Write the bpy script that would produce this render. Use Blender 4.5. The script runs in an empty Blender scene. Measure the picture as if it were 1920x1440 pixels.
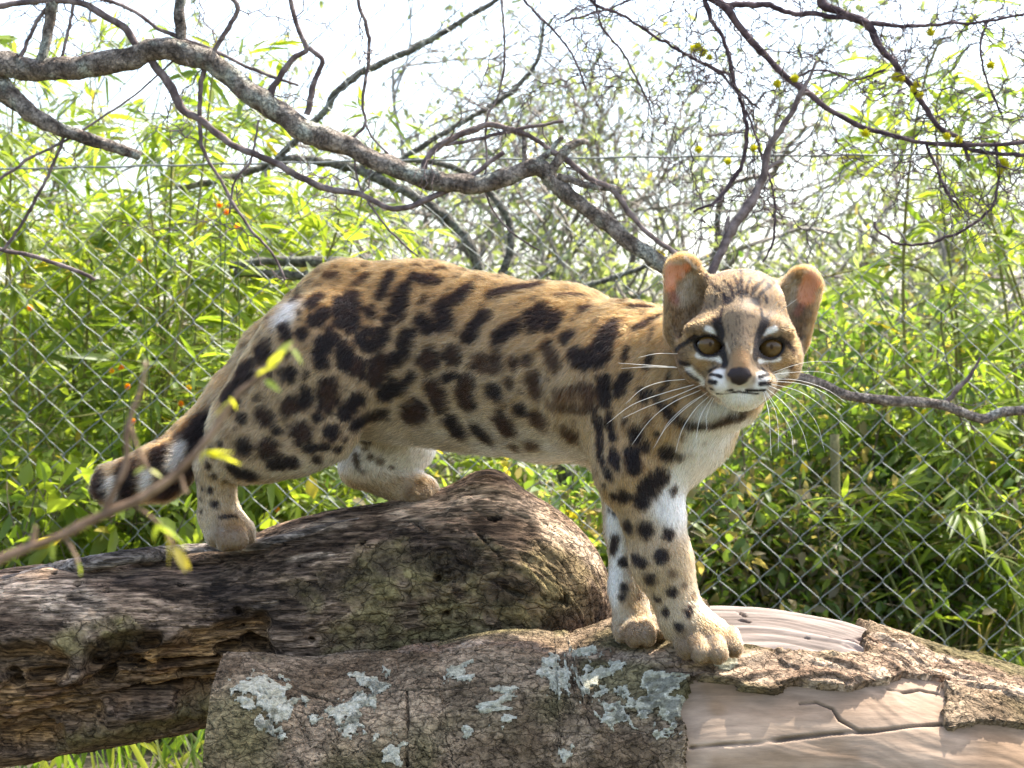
import bpy, math, random
import numpy as np
from mathutils import Vector, Matrix
from mathutils.bvhtree import BVHTree

random.seed(7)
RNG = np.random.default_rng(11)
SC = bpy.context.scene
COL = SC.collection

# ------------------------------------------------------------------ camera, sky, sun, exposure
CZ = 0.53                       # camera height above the ground
F = 960.0 / math.tan(math.radians(15.0))   # focal length in photo pixels (photo 1920 x 1440)
cam_d = bpy.data.cameras.new('camera')
cam = bpy.data.objects.new('camera', cam_d)
COL.objects.link(cam)
cam.location = (0, 0, CZ)
cam.rotation_euler = (math.radians(90), 0, 0)
cam_d.sensor_width = 36.0
cam_d.lens = 18.0 / math.tan(math.radians(15.0))
cam_d.clip_start = 0.05
cam_d.clip_end = 400.0
cam_d.dof.use_dof = True
cam_d.dof.focus_distance = 1.61
cam_d.dof.aperture_fstop = 20.0
SC.camera = cam

SUN_EL, SUN_AZ = math.radians(61), math.radians(56)     # azimuth from +Y (away from camera) towards +X
to_sun = Vector((math.sin(SUN_AZ) * math.cos(SUN_EL), math.cos(SUN_AZ) * math.cos(SUN_EL), math.sin(SUN_EL)))
world = bpy.data.worlds.new('World')
SC.world = world
world.use_nodes = True
wn = world.node_tree
wn.nodes.clear()
sky = wn.nodes.new('ShaderNodeTexSky')
sky.sky_type = 'NISHITA'
sky.sun_disc = False
sky.sun_elevation = SUN_EL
sky.sun_rotation = SUN_AZ
sky.air_density = 1.0
sky.dust_density = 3.5
sky.ozone_density = 0.4
bg = wn.nodes.new('ShaderNodeBackground')
bg.inputs['Strength'].default_value = 0.15
wo = wn.nodes.new('ShaderNodeOutputWorld')
wn.links.new(sky.outputs[0], bg.inputs[0])
wn.links.new(bg.outputs[0], wo.inputs[0])
sun_d = bpy.data.lights.new('sun', 'SUN')
sun_d.energy = 3.4
sun_d.angle = math.radians(0.6)
sun_d.color = (1.0, 0.95, 0.87)
sun = bpy.data.objects.new('sun', sun_d)
COL.objects.link(sun)
sun.location = to_sun * 20
sun.rotation_euler = to_sun.to_track_quat('Z', 'Y').to_euler()
SC.view_settings.view_transform = 'Standard'
SC.view_settings.look = 'None'
SC.view_settings.gamma = 1.0
SC.view_settings.exposure = 1.95
SC.render.engine = 'CYCLES'
SC.cycles.use_denoising = True
SC.cycles.max_bounces = 10
SC.cycles.diffuse_bounces = 4
SC.cycles.glossy_bounces = 4
SC.cycles.transmission_bounces = 8
SC.cycles.transparent_max_bounces = 8
SC.cycles.sample_clamp_indirect = 6.0
try:
    SC.cycles_curves.shape = 'RIBBONS'
except Exception:
    pass

# ------------------------------------------------------------------ helpers
def P(px, py, Y):
    """photo pixel + distance -> world point"""
    return np.array([(px - 960.0) / F * Y, Y, CZ + (720.0 - py) / F * Y])

def pix(p):
    """world points (n,3) -> photo pixels"""
    return np.stack([960.0 + p[:, 0] / p[:, 1] * F, 720.0 - (p[:, 2] - CZ) / p[:, 1] * F], 1)

def smooth(e0, e1, x):
    t = np.clip((x - e0) / (e1 - e0), 0, 1)
    return t * t * (3 - 2 * t)

_perm = RNG.permutation(256).astype(np.int64)
_perm = np.concatenate([_perm, _perm, _perm])
_g3 = RNG.normal(size=(256, 3)); _g3 /= np.linalg.norm(_g3, axis=1)[:, None]
def noise3(x, y, z):
    xi = np.floor(x).astype(np.int64); yi = np.floor(y).astype(np.int64); zi = np.floor(z).astype(np.int64)
    xf, yf, zf = x - xi, y - yi, z - zi
    u, v, w = [t * t * t * (t * (t * 6 - 15) + 10) for t in (xf, yf, zf)]
    def g(dx, dy, dz):
        h = _perm[_perm[_perm[(xi + dx) & 255] + ((yi + dy) & 255)] + ((zi + dz) & 255)]
        gr = _g3[h]
        return gr[..., 0] * (xf - dx) + gr[..., 1] * (yf - dy) + gr[..., 2] * (zf - dz)
    def lx(dy, dz):
        q = g(0, dy, dz)
        return q + u * (g(1, dy, dz) - q)
    x00, x10, x01, x11 = lx(0, 0), lx(1, 0), lx(0, 1), lx(1, 1)
    y0 = x00 + v * (x10 - x00); y1 = x01 + v * (x11 - x01)
    return (y0 + w * (y1 - y0)) * 1.6
def fbm(x, y, z=0.0, o=4):
    z = np.zeros_like(x) + z
    s = np.zeros_like(x); a = 1.0; f = 1.0
    for _ in range(o):
        s += a * noise3(x * f, y * f, z * f + 17.3 * f); a *= 0.5; f *= 2.03
    return s
_wj = RNG.random((256, 3))
def worley(x, y, sd=0):
    """2-D cell noise: F1, F2, cell id in 0..1"""
    xi = np.floor(x).astype(np.int64); yi = np.floor(y).astype(np.int64)
    f1 = np.full(x.shape, 9.0); f2 = np.full(x.shape, 9.0); cid = np.zeros(x.shape)
    for dx in (-1, 0, 1):
        for dy in (-1, 0, 1):
            h = _perm[_perm[(xi + dx + sd) & 255] + ((yi + dy) & 255)]
            d = np.hypot(xi + dx + _wj[h, 0] - x, yi + dy + _wj[h, 1] - y)
            near = d < f1
            f2 = np.where(near, f1, np.minimum(f2, d))
            cid = np.where(near, _wj[h, 2], cid)
            f1 = np.where(near, d, f1)
    return f1, f2, cid

def mesh_np(name, V, faces, colors=None, smooth_shade=True, attr='tint'):
    """faces: list of arrays (n,3)/(n,4)"""
    if not isinstance(faces, (list, tuple)):
        faces = [faces]
    faces = [np.asarray(f, dtype=np.int32) for f in faces if len(f)]
    me = bpy.data.meshes.new(name)
    V = np.asarray(V, dtype=np.float32)
    me.vertices.add(len(V)); me.vertices.foreach_set('co', V.ravel())
    nl = sum(f.size for f in faces); nf = sum(len(f) for f in faces)
    me.loops.add(nl); me.polygons.add(nf)
    me.loops.foreach_set('vertex_index', np.concatenate([f.ravel() for f in faces]))
    tot = np.concatenate([np.full(len(f), f.shape[1], dtype=np.int32) for f in faces])
    st = np.concatenate([[0], np.cumsum(tot)[:-1]]).astype(np.int32)
    me.polygons.foreach_set('loop_start', st)
    me.polygons.foreach_set('loop_total', tot)
    me.polygons.foreach_set('use_smooth', np.full(nf, smooth_shade, dtype=bool))
    me.update(calc_edges=True)
    me.validate()
    if colors is not None:
        a = me.attributes.new(attr, 'FLOAT_COLOR', 'POINT')
        c = np.ones((len(V), 4), dtype=np.float32); c[:, :3] = colors
        a.data.foreach_set('color', c.ravel())
    return me

def add(name, me, mat=None, parent=None, **props):
    o = bpy.data.objects.new(name, me)
    COL.objects.link(o)
    if mat is not None and me is not None and not len(me.materials):
        me.materials.append(mat)
    if parent is not None:
        o.parent = parent
    for k, v in props.items():
        o[k] = v
    return o

def thing(name, label, cat, loc=(0, 0, 0), group=None):
    o = bpy.data.objects.new(name, None)
    COL.objects.link(o)
    o.location = loc
    o.empty_display_size = 0.05
    o['label'] = label; o['category'] = cat
    if group: o['group'] = group
    return o

def shift(V, loc):
    return np.asarray(V) - np.asarray(loc)[None, :]

# ---------- materials
def new_mat(name):
    m = bpy.data.materials.new(name)
    m.use_nodes = True
    nt = m.node_tree
    for n in list(nt.nodes):
        if n.type != 'OUTPUT_MATERIAL':
            nt.nodes.remove(n)
    out = [n for n in nt.nodes if n.type == 'OUTPUT_MATERIAL'][0]
    return m, nt, out

def N(nt, t, **kw):
    n = nt.nodes.new(t)
    for k, v in kw.items():
        setattr(n, k, v)
    return n

def attr_surface(name, attr='tint', rough=0.85, nscale=120.0, namt=0.35, bump=0.3, bscale=200.0, stretch=(1, 1, 1), spec=0.25, bdist=0.004, crack=0, cstretch=(.6, 1, 1), fibre=0, fd=.55):
    m, nt, out = new_mat(name)
    b = N(nt, 'ShaderNodeBsdfPrincipled')
    b.inputs['Roughness'].default_value = rough
    b.inputs['Specular IOR Level'].default_value = spec
    at = N(nt, 'ShaderNodeAttribute', attribute_name=attr)
    tc = N(nt, 'ShaderNodeTexCoord')
    mp = N(nt, 'ShaderNodeMapping'); mp.inputs['Scale'].default_value = stretch
    nt.links.new(tc.outputs['Object'], mp.inputs['Vector'])
    n1 = N(nt, 'ShaderNodeTexNoise'); n1.inputs['Scale'].default_value = nscale; n1.inputs['Detail'].default_value = 6; n1.inputs['Roughness'].default_value = 0.65
    nt.links.new(mp.outputs[0], n1.inputs['Vector'])
    r = N(nt, 'ShaderNodeMapRange'); r.inputs['From Min'].default_value = 0.3; r.inputs['From Max'].default_value = 0.7
    r.inputs['To Min'].default_value = 1 - namt; r.inputs['To Max'].default_value = 1 + namt
    nt.links.new(n1.outputs['Fac'], r.inputs['Value'])
    mul = N(nt, 'ShaderNodeVectorMath', operation='SCALE')
    nt.links.new(at.outputs['Color'], mul.inputs[0]); nt.links.new(r.outputs[0], mul.inputs['Scale'])
    colout = mul.outputs[0]; hts = []
    def fine(vec_scale, kind, sc, lo, hi, dark):
        nonlocal colout
        m2 = N(nt, 'ShaderNodeMapping'); m2.inputs['Scale'].default_value = vec_scale
        nt.links.new(tc.outputs['Object'], m2.inputs['Vector'])
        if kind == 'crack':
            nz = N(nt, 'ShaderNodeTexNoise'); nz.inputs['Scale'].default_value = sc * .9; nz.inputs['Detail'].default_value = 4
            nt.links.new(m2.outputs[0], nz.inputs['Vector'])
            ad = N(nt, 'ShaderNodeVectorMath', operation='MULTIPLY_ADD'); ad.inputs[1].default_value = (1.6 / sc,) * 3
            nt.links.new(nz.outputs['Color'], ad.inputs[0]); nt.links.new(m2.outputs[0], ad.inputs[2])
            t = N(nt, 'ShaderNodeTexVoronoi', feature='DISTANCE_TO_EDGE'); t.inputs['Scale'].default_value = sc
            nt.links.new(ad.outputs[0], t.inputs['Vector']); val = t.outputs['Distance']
        else:
            t = N(nt, 'ShaderNodeTexNoise'); t.inputs['Scale'].default_value = sc; t.inputs['Detail'].default_value = 5; t.inputs['Distortion'].default_value = .6
            nt.links.new(m2.outputs[0], t.inputs['Vector']); val = t.outputs['Fac']
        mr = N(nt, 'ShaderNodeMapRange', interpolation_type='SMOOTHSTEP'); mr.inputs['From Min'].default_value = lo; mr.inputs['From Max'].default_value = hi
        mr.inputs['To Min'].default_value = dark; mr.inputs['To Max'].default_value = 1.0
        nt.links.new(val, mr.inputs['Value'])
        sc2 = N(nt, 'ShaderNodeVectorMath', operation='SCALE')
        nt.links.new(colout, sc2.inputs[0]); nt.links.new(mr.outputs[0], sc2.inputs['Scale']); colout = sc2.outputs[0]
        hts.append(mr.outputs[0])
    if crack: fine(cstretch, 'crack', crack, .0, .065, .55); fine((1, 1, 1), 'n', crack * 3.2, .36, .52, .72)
    if fibre: fine((.05, 1, 1), 'n', fibre, .40, .52, fd); fine((.12, 1, 1), 'n', fibre * 2.5, .36, .5, min(fd + .13, .95))
    nt.links.new(colout, b.inputs['Base Color'])
    if bump > 0:
        n2 = N(nt, 'ShaderNodeTexNoise'); n2.inputs['Scale'].default_value = bscale; n2.inputs['Detail'].default_value = 8; n2.inputs['Roughness'].default_value = 0.7
        nt.links.new(mp.outputs[0], n2.inputs['Vector'])
        bm = N(nt, 'ShaderNodeBump'); bm.inputs['Strength'].default_value = bump; bm.inputs['Distance'].default_value = bdist
        hsum = n2.outputs['Fac']
        for h_ in hts:
            am = N(nt, 'ShaderNodeMath', operation='ADD'); nt.links.new(hsum, am.inputs[0]); nt.links.new(h_, am.inputs[1]); hsum = am.outputs[0]
        nt.links.new(hsum, bm.inputs['Height']); nt.links.new(bm.outputs[0], b.inputs['Normal'])
    nt.links.new(b.outputs[0], out.inputs['Surface'])
    return m

def leaf_mat(name, trans=0.55, rough=0.45, tgain=(2.15, 2.1, 0.8)):
    m, nt, out = new_mat(name)
    at = N(nt, 'ShaderNodeAttribute', attribute_name='tint')
    b = N(nt, 'ShaderNodeBsdfPrincipled')
    b.inputs['Roughness'].default_value = rough
    b.inputs['Specular IOR Level'].default_value = 0.45
    nt.links.new(at.outputs['Color'], b.inputs['Base Color'])
    g = N(nt, 'ShaderNodeVectorMath', operation='MULTIPLY'); g.inputs[1].default_value = tgain
    nt.links.new(at.outputs['Color'], g.inputs[0])
    t = N(nt, 'ShaderNodeBsdfTranslucent')
    nt.links.new(g.outputs[0], t.inputs['Color'])
    mx = N(nt, 'ShaderNodeMixShader'); mx.inputs[0].default_value = trans
    nt.links.new(b.outputs[0], mx.inputs[1]); nt.links.new(t.outputs[0], mx.inputs[2])
    nt.links.new(mx.outputs[0], out.inputs['Surface'])
    return m

def plain_mat(name, col, rough=0.5, metal=0.0, spec=0.5, coat=0.0, nscale=0, namt=0.2):
    m, nt, out = new_mat(name)
    b = N(nt, 'ShaderNodeBsdfPrincipled')
    b.inputs['Base Color'].default_value = (*col, 1)
    b.inputs['Roughness'].default_value = rough
    b.inputs['Metallic'].default_value = metal
    b.inputs['Specular IOR Level'].default_value = spec
    b.inputs['Coat Weight'].default_value = coat
    b.inputs['Coat Roughness'].default_value = 0.03
    if nscale:
        tc = N(nt, 'ShaderNodeTexCoord'); n1 = N(nt, 'ShaderNodeTexNoise'); n1.inputs['Scale'].default_value = nscale; n1.inputs['Detail'].default_value = 5
        nt.links.new(tc.outputs['Object'], n1.inputs['Vector'])
        mx = N(nt, 'ShaderNodeMix', data_type='RGBA')
        mx.inputs[6].default_value = (*[c * (1 - namt) for c in col], 1); mx.inputs[7].default_value = (*[min(1, c * (1 + namt)) for c in col], 1)
        nt.links.new(n1.outputs['Fac'], mx.inputs[0]); nt.links.new(mx.outputs[2], b.inputs['Base Color'])
    nt.links.new(b.outputs[0], out.inputs['Surface'])
    return m

# ---------- tubes
def catmull(pts, n):
    """pts (k,d) -> about n points, spread by arc length"""
    pts = np.asarray(pts, float)
    if len(pts) == 2:
        t = np.linspace(0, 1, n)[:, None]
        return pts[0] * (1 - t) + pts[1] * t
    ext = np.vstack([2 * pts[0] - pts[1], pts, 2 * pts[-1] - pts[-2]])
    out = []
    for i in range(1, len(ext) - 2):
        p0, p1, p2, p3 = ext[i-1], ext[i], ext[i+1], ext[i+2]
        t = np.linspace(0, 1, 24, endpoint=False)[:, None]
        out.append(0.5 * ((2*p1) + (-p0+p2)*t + (2*p0-5*p1+4*p2-p3)*t**2 + (-p0+3*p1-3*p2+p3)*t**3))
    out = np.vstack(out + [pts[-1:]])
    d = np.concatenate([[0], np.cumsum(np.linalg.norm(np.diff(out[:, :3], axis=0), axis=1))])
    s = np.linspace(0, d[-1], n)
    return np.stack([np.interp(s, d, out[:, k]) for k in range(out.shape[1])], 1)

def tube(C, R, sides=7, cap=True, bump=0.0, seed=0.0):
    """C (n,3) centres, R (n,) radii -> V, F(list)"""
    C = np.asarray(C, float); R = np.asarray(R, float); n = len(C)
    T = np.gradient(C, axis=0); T /= np.maximum(np.linalg.norm(T, axis=1), 1e-9)[:, None]
    ref = np.array([0, 0, 1.0]) if abs(T[0, 2]) < 0.9 else np.array([1.0, 0, 0])
    A = np.zeros_like(C); a = np.cross(T[0], ref); a /= np.linalg.norm(a)
    for i in range(n):
        a = a - T[i] * a.dot(T[i]); a /= max(np.linalg.norm(a), 1e-9); A[i] = a
    B = np.cross(T, A)
    th = np.linspace(0, 2 * math.pi, sides, endpoint=False)
    dirs = A[:, None, :] * np.cos(th)[None, :, None] + B[:, None, :] * np.sin(th)[None, :, None]
    rr = np.repeat(R[:, None], sides, 1)
    if bump > 0:
        q = C[:, None, :] + dirs * R[:, None, None]
        sc = 1.2 / max(R.max(), 1e-4)
        rr = rr * (1 + bump * fbm(q[..., 0] * sc + seed, q[..., 1] * sc, q[..., 2] * sc, 3))
    V = (C[:, None, :] + dirs * rr[:, :, None]).reshape(-1, 3)
    i = np.arange(n - 1)[:, None] * sides; j = np.arange(sides)[None, :]; j2 = (j + 1) % sides
    Fq = np.stack([i + j, i + j2, i + sides + j2, i + sides + j], -1).reshape(-1, 4)
    fs = [Fq]
    if cap:
        V = np.vstack([V, C[0], C[-1]])
        jj = np.arange(sides); k = (jj + 1) % sides; b = (n - 1) * sides
        fs.append(np.concatenate([np.stack([np.full(sides, n * sides), k, jj], 1), np.stack([np.full(sides, n * sides + 1), b + jj, b + k], 1)]))
    return V, fs

def join(parts):
    """[(V, [F..]), ..] -> V, [tri, quad], index of part per vertex"""
    Vs, tri, quad, pid, off = [], [], [], [], 0
    for q, (V, fs) in enumerate(parts):
        for f in fs:
            f = np.asarray(f)
            if len(f): (tri if f.shape[1] == 3 else quad).append(f + off)
        Vs.append(V); pid.append(np.full(len(V), q)); off += len(V)
    return np.vstack(Vs), [np.vstack(l) for l in (tri, quad) if l], np.concatenate(pid)

def project(bvh, px, py, fallbackY):
    d = Vector(P(px, py, 1.0) - np.array([0, 0, CZ])).normalized()
    hit = bvh.ray_cast(Vector((0, 0, CZ)), d)
    if hit[0] is None:
        return P(px, py, fallbackY)
    return np.array(hit[0])

def seg_dist(Q, a, b):
    ab = b - a; L = max(ab.dot(ab), 1e-12)
    t = np.clip(((Q - a) @ ab) / L, 0, 1)
    return np.linalg.norm(Q - a - t[:, None] * ab, axis=1)

def stroke_dist(Q, pts3):
    """distance of points to a 3-D polyline"""
    if len(pts3) == 1:
        return np.linalg.norm(Q - pts3[0], axis=1)
    d = seg_dist(Q, pts3[0], pts3[1])
    for i in range(1, len(pts3) - 1):
        d = np.minimum(d, seg_dist(Q, pts3[i], pts3[i + 1]))
    return d

# ------------------------------------------------------------------ ground
def build_ground():
    n = 121
    t = np.linspace(-1, 1, n); g = np.sign(t) * np.abs(t) ** 2.5 * 150
    X, Yg = np.meshgrid(g, g + 3.0, indexing='ij')
    Z = 0.03 * fbm(X * 1.3, Yg * 1.3, 3.0, 3) * smooth(2.4, 3.2, np.hypot(X, Yg - 0.5)) - 0.012
    Z = np.minimum(Z, 0.02)
    V = np.stack([X, Yg, Z], -1).reshape(-1, 3)
    i = np.arange(n - 1)[:, None] * n; j = np.arange(n - 1)[None, :]
    Fq = np.stack([i + j, i + n + j, i + n + j + 1, i + j + 1], -1).reshape(-1, 4)
    k = smooth(-0.3, 0.4, fbm(V[:, 0] * 2, V[:, 1] * 2, 1.0, 3))[:, None]
    c = np.array([0.10, 0.085, 0.05]) * (1 - k) + np.array([0.07, 0.09, 0.03]) * k
    add('ground', mesh_np('ground', V, Fq, c), attr_surface('soil and short grass', nscale=30, namt=0.5, bump=0.6, bscale=60, bdist=0.02), kind='structure')
build_ground()

# ------------------------------------------------------------------ logs
def log_grid(axis, nu, nv, dens=(-25, 125), wgt=4.0):
    """axis rows (px, py, Y, r_px). returns centre, frames, radius, theta, s"""
    A = np.array([[*P(a[0], a[1], a[2]), a[3] * a[2] / F] for a in axis])
    C4 = catmull(A, nu)
    C, R = C4[:, :3], C4[:, 3]
    T = np.gradient(C, axis=0); T /= np.linalg.norm(T, axis=1)[:, None]
    front = np.array([0, -1.0, 0]); E2 = front - T * (T @ front)[:, None]; E2 /= np.linalg.norm(E2, axis=1)[:, None]
    E1 = np.cross(E2, T)                                   # up
    E1 *= np.sign(E1[0, 2])
    # theta spacing: dense where it faces up and forward
    q = np.linspace(-180, 180, 2000); w = np.where((q > dens[0]) & (q < dens[1]), wgt, 1.0)
    cw = np.concatenate([[0], np.cumsum(w)[:-1]]); cw /= cw[-1]
    th = np.radians(np.interp(np.linspace(0, 1, nv, endpoint=False), cw, q))
    s = np.concatenate([[0], np.cumsum(np.linalg.norm(np.diff(C, axis=0), axis=1))])
    TH, S = np.meshgrid(th, s)
    D = E1[:, None, :] * np.cos(th)[None, :, None] + E2[:, None, :] * np.sin(th)[None, :, None]
    return C, R, D, TH, S

def grid_faces(nu, nv):
    i = np.arange(nu - 1)[:, None] * nv; j = np.arange(nv)[None, :]; j2 = (j + 1) % nv
    return np.stack([i + j, i + j2, i + nv + j2, i + nv + j], -1).reshape(-1, 4)

def end_caps(C, nu, nv):
    """fan caps through two added centre vertices"""
    jj = np.arange(nv); k = (jj + 1) % nv; b = (nu - 1) * nv; o = nu * nv
    return np.concatenate([np.stack([np.full(nv, o), k, jj], 1), np.stack([np.full(nv, o + 1), b + jj, b + k], 1)])

def bvh_of(V, nu, nv, step=4):
    """coarse search tree over a (nu, nv) tube grid"""
    G = np.asarray(V).reshape(nu, nv, 3)[::step, ::step]
    return BVHTree.FromPolygons(G.reshape(-1, 3).tolist(), grid_faces(*G.shape[:2]).tolist())

def strokes_mask(Q, bvh, strokes, Y0, wob=None):
    """max of soft capsules drawn on a surface; strokes: (pixel points, r_px, softness)"""
    m = np.zeros(len(Q))
    for pts, r, sf in strokes:
        p3 = [project(bvh, x, y, Y0) for x, y in pts]
        rm = r * Y0 / F
        c = np.mean(p3, 0); reach = max(np.linalg.norm(q - c) for q in p3) + rm * (1 + sf) + 0.01
        idx = np.where(np.abs(Q - c).max(1) < reach)[0]
        if not len(idx): continue
        d = stroke_dist(Q[idx], p3)
        if wob is not None: d = d + wob[idx] * rm
        m[idx] = np.maximum(m[idx], 1 - smooth(rm * (1 - sf), rm * (1 + sf), d))
    return m

wood_mat = attr_surface('weathered wood', nscale=200, namt=0.8, bump=1.0, bscale=300, stretch=(0.35, 1, 1), rough=0.88, spec=0.15, bdist=0.004, fibre=230, fd=.42)
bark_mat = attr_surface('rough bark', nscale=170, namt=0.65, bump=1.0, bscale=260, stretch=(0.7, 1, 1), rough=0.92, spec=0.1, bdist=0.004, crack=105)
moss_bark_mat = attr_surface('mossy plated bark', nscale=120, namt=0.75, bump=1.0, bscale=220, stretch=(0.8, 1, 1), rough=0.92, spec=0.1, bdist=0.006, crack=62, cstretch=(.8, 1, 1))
bare_mat = attr_surface('bare peeled wood', nscale=90, namt=0.28, bump=0.2, bscale=160, stretch=(0.25, 1, 1), rough=0.75, spec=0.15, bdist=0.002, fibre=150, fd=.88)
lichen_mat = attr_surface('grey lichen crust', nscale=300, namt=0.5, bump=0.9, bscale=600, rough=0.95, spec=0.05, bdist=0.003)

def build_log_back():
    axis = [(-760, 1700, 1.90, 130), (-520, 1480, 1.86, 155), (-250, 1320, 1.85, 168), (0, 1260, 1.84, 174), (220, 1222, 1.84, 170), (430, 1180, 1.84, 160), (600, 1135, 1.84, 164),
            (740, 1104, 1.84, 160), (870, 1082, 1.84, 165), (950, 1090, 1.84, 165), (1005, 1130, 1.845, 145), (1030, 1195, 1.86, 118), (1030, 1290, 1.88, 110), (1010, 1420, 1.90, 125), (990, 1600, 1.92, 140), (980, 1800, 1.93, 150)]
    nu, nv = 700, 270
    C, R, D, TH, S = log_grid(axis, nu, nv, (-40, 130))
    A = TH * 0.085
    base = C[:, None, :] + D * R[:, None, None]
    Q = base.reshape(-1, 3); Fq = grid_faces(nu, nv)
    bvh = bvh_of(Q, nu, nv)
    s, a = S.ravel(), A.ravel()
    wob = 0.55 * fbm(s * 30, a * 30, 5.0, 3)
    Y0 = 1.77
    def M(st, w=wob): return strokes_mask(Q, bvh, st, Y0, w)
    moss = M([([(700, 1120), (900, 1150), (1050, 1100)], 95, .35), ([(640, 1190), (900, 1215)], 45, .4), ([(1010, 1060), (1110, 1080)], 50, .4), ([(130, 1210), (230, 1190)], 30, .5), ([(520, 1090), (600, 1130)], 20, .5), ([(130, 1400), (420, 1330)], 30, .4)])
    rot = M([([(300, 1240), (480, 1205)], 42, .25), ([(0, 1235), (110, 1250)], 34, .25), ([(200, 1290), (390, 1280)], 55, .25), ([(20, 1320), (140, 1345)], 60, .3), ([(0, 1390), (80, 1390)], 40, .3)])
    deep = M([([(200, 1215), (290, 1200)], 16, .35), ([(180, 1235), (250, 1255)], 18, .35), ([(470, 1210), (500, 1230)], 18, .3), ([(410, 1225), (432, 1225)], 14, .3), ([(300, 1250), (400, 1247)], 7, .4), ([(190, 1290), (200, 1275)], 20, .3), ([(50, 1270), (110, 1262)], 9, .4), ([(230, 1325), (400, 1310)], 7, .4), ([(10, 1265), (20, 1280)], 16, .3), ([(340, 1282), (400, 1276)], 8, .4)])
    holes = M([([(148, 1100)], 7, .2), ([(202, 1113)], 6, .2), ([(445, 1145)], 7, .2), ([(822, 1084)], 7, .2), ([(838, 1155)], 7, .2), ([(585, 1200)], 6, .2), ([(560, 1060)], 4, .2), ([(340, 1100)], 4, .2), ([(448, 1172)], 4, .2), ([(925, 970), (935, 968)], 7, .2), ([(680, 1020)], 4, .2), ([(105, 1085)], 4, .2), ([(618, 985)], 4, .2), ([(1060, 1120)], 4, .2)], None)
    dark = M([([(230, 1085), (420, 1075), (560, 1060)], 26, .6), ([(400, 1110), (580, 1115), (720, 1060)], 22, .6), ([(420, 1140), (540, 1160)], 22, .5), ([(800, 1040), (870, 1050)], 34, .5), ([(920, 1110), (990, 1110)], 30, .6), ([(1040, 1160), (1120, 1170)], 40, .6), ([(140, 1130), (180, 1135)], 14, .5), ([(700, 1000), (800, 1010)], 16, .7)])
    pale = M([([(20, 1110), (160, 1140)], 36, .6), ([(500, 1010), (640, 985)], 16, .6), ([(760, 960), (880, 940), (1000, 960)], 30, .7), ([(1040, 1000), (1110, 1050)], 30, .6), ([(180, 1035), (480, 1015)], 14, .6), ([(470, 1140), (520, 1128)], 5, .4), ([(540, 1050), (620, 1040)], 6, .5)])
    groove = M([([(0, 1088), (90, 1072), (200, 1062), (330, 1058), (420, 1046), (560, 1018), (640, 1000)], 5, .6), ([(780, 980), (860, 1050), (960, 1110), (1060, 1130)], 4, .6), ([(900, 1000), (950, 1060)], 3.5, .6), ([(1060, 975), (1105, 1010), (1130, 1050)], 5, .5)])
    knot_d = stroke_dist(Q, [project(bvh, 835, 1050, Y0)])
    hump = np.exp(-(stroke_dist(Q, [P(918, 925, 1.83)]) / 0.028) ** 2)
    swirl = np.exp(-(knot_d / 0.03) ** 2) * np.sin(knot_d * 900 + 2 * fbm(s * 20, a * 20, 1.0, 2))
    warp = 0.35 * fbm(s * 7, a * 9, 2.0, 3)
    g = fbm(s * 9 + warp, a * 105 + warp * 9 + knot_d * 25, 0.5, 4)              # grain along the log
    g2 = fbm(s * 5 + 4, a * 34 + warp * 5, 8.5, 4)
    big = fbm(s * 5, a * 7, 1.5, 3)
    wq = fbm(s * 45, a * 45, 14.0, 3); wr = fbm(s * 45, a * 45, 24.0, 3); gate = smooth(-0.25, 0.35, fbm(s * 22, a * 22, 44.0, 3))
    w1, w2, cid = worley(s * 75 + warp * 2 + wq * .5, a * 95 + warp * 2 + wr * .5)
    edge = (1 - smooth(0.0, 0.11, w2 - w1)) * gate
    v1, v2, cid2 = worley(s * 17 + warp * 2.5 + wq * .4, a * 44 + warp * 2.5 + wr * .6, 9)
    flake = cid2 * 0.0045
    ter = np.floor((fbm(s * 13, a * 40, 3.3, 4) * 0.5 + 0.5) * 6) / 6
    fl_zone = np.clip(smooth(0.05, 0.4, big) * 0.8 + moss, 0, 1)
    disp = 0.007 * big + 0.0012 * g + 0.0018 * g2 + hump * 0.020 + 0.002 * swirl
    disp += fl_zone * (0.0011 * (cid - 0.5) - 0.0020 * edge + 0.0016 * (cid2 - .5) + 0.0012 * wq) + (1 - fl_zone) * (1 - rot) * flake * 0.5
    disp -= rot * (0.011 + 0.014 * (1 - ter)) - 0.004 * rot * g
    disp -= deep * 0.016 + holes * 0.010 + groove * 0.008 + dark * 0.0015
    V = (base + D * disp.reshape(nu, nv)[:, :, None]).reshape(-1, 3)
    # ---- wood colour: paler along the top, darker in patches, hollows and holes
    gg = smooth(-0.7, 0.7, g)[:, None]; g3 = smooth(-0.6, 0.6, g2)[:, None]
    col = np.array([0.085, 0.060, 0.045]) * (1 - gg) + np.array([0.30, 0.225, 0.17]) * gg
    col = col * (0.6 + 0.7 * g3)
    mo = (moss * smooth(-0.5, 0.5, fbm(s * 25, a * 25, 4.0, 4) + 0.25))[:, None]
    mcol = np.array([0.15, 0.12, 0.078]) * (1 - cid[:, None]) + np.array([0.19, 0.165, 0.085]) * cid[:, None]
    col = col * (1 - mo) + mcol * mo
    rn = smooth(-0.6, 0.6, fbm(s * 22, a * 70, 9.0, 4))[:, None]
    rcol = np.array([0.13, 0.06, 0.022]) * (1 - rn) + np.array([0.50, 0.30, 0.12]) * rn
    tt = ter[:, None]; rcol = rcol * tt + np.array([0.2, 0.14, 0.09]) * (1 - tt)
    col = col * (1 - rot[:, None] * .9) + rcol * rot[:, None] * .9
    pl = (pale * (0.6 + 0.4 * gg[:, 0]))[:, None]
    col = col * (1 - pl) + np.array([0.42, 0.345, 0.28]) * pl
    dk = (np.clip(dark * smooth(-0.9, 0.3, g2 + 0.2), 0, 1) * .8)[:, None]
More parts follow.
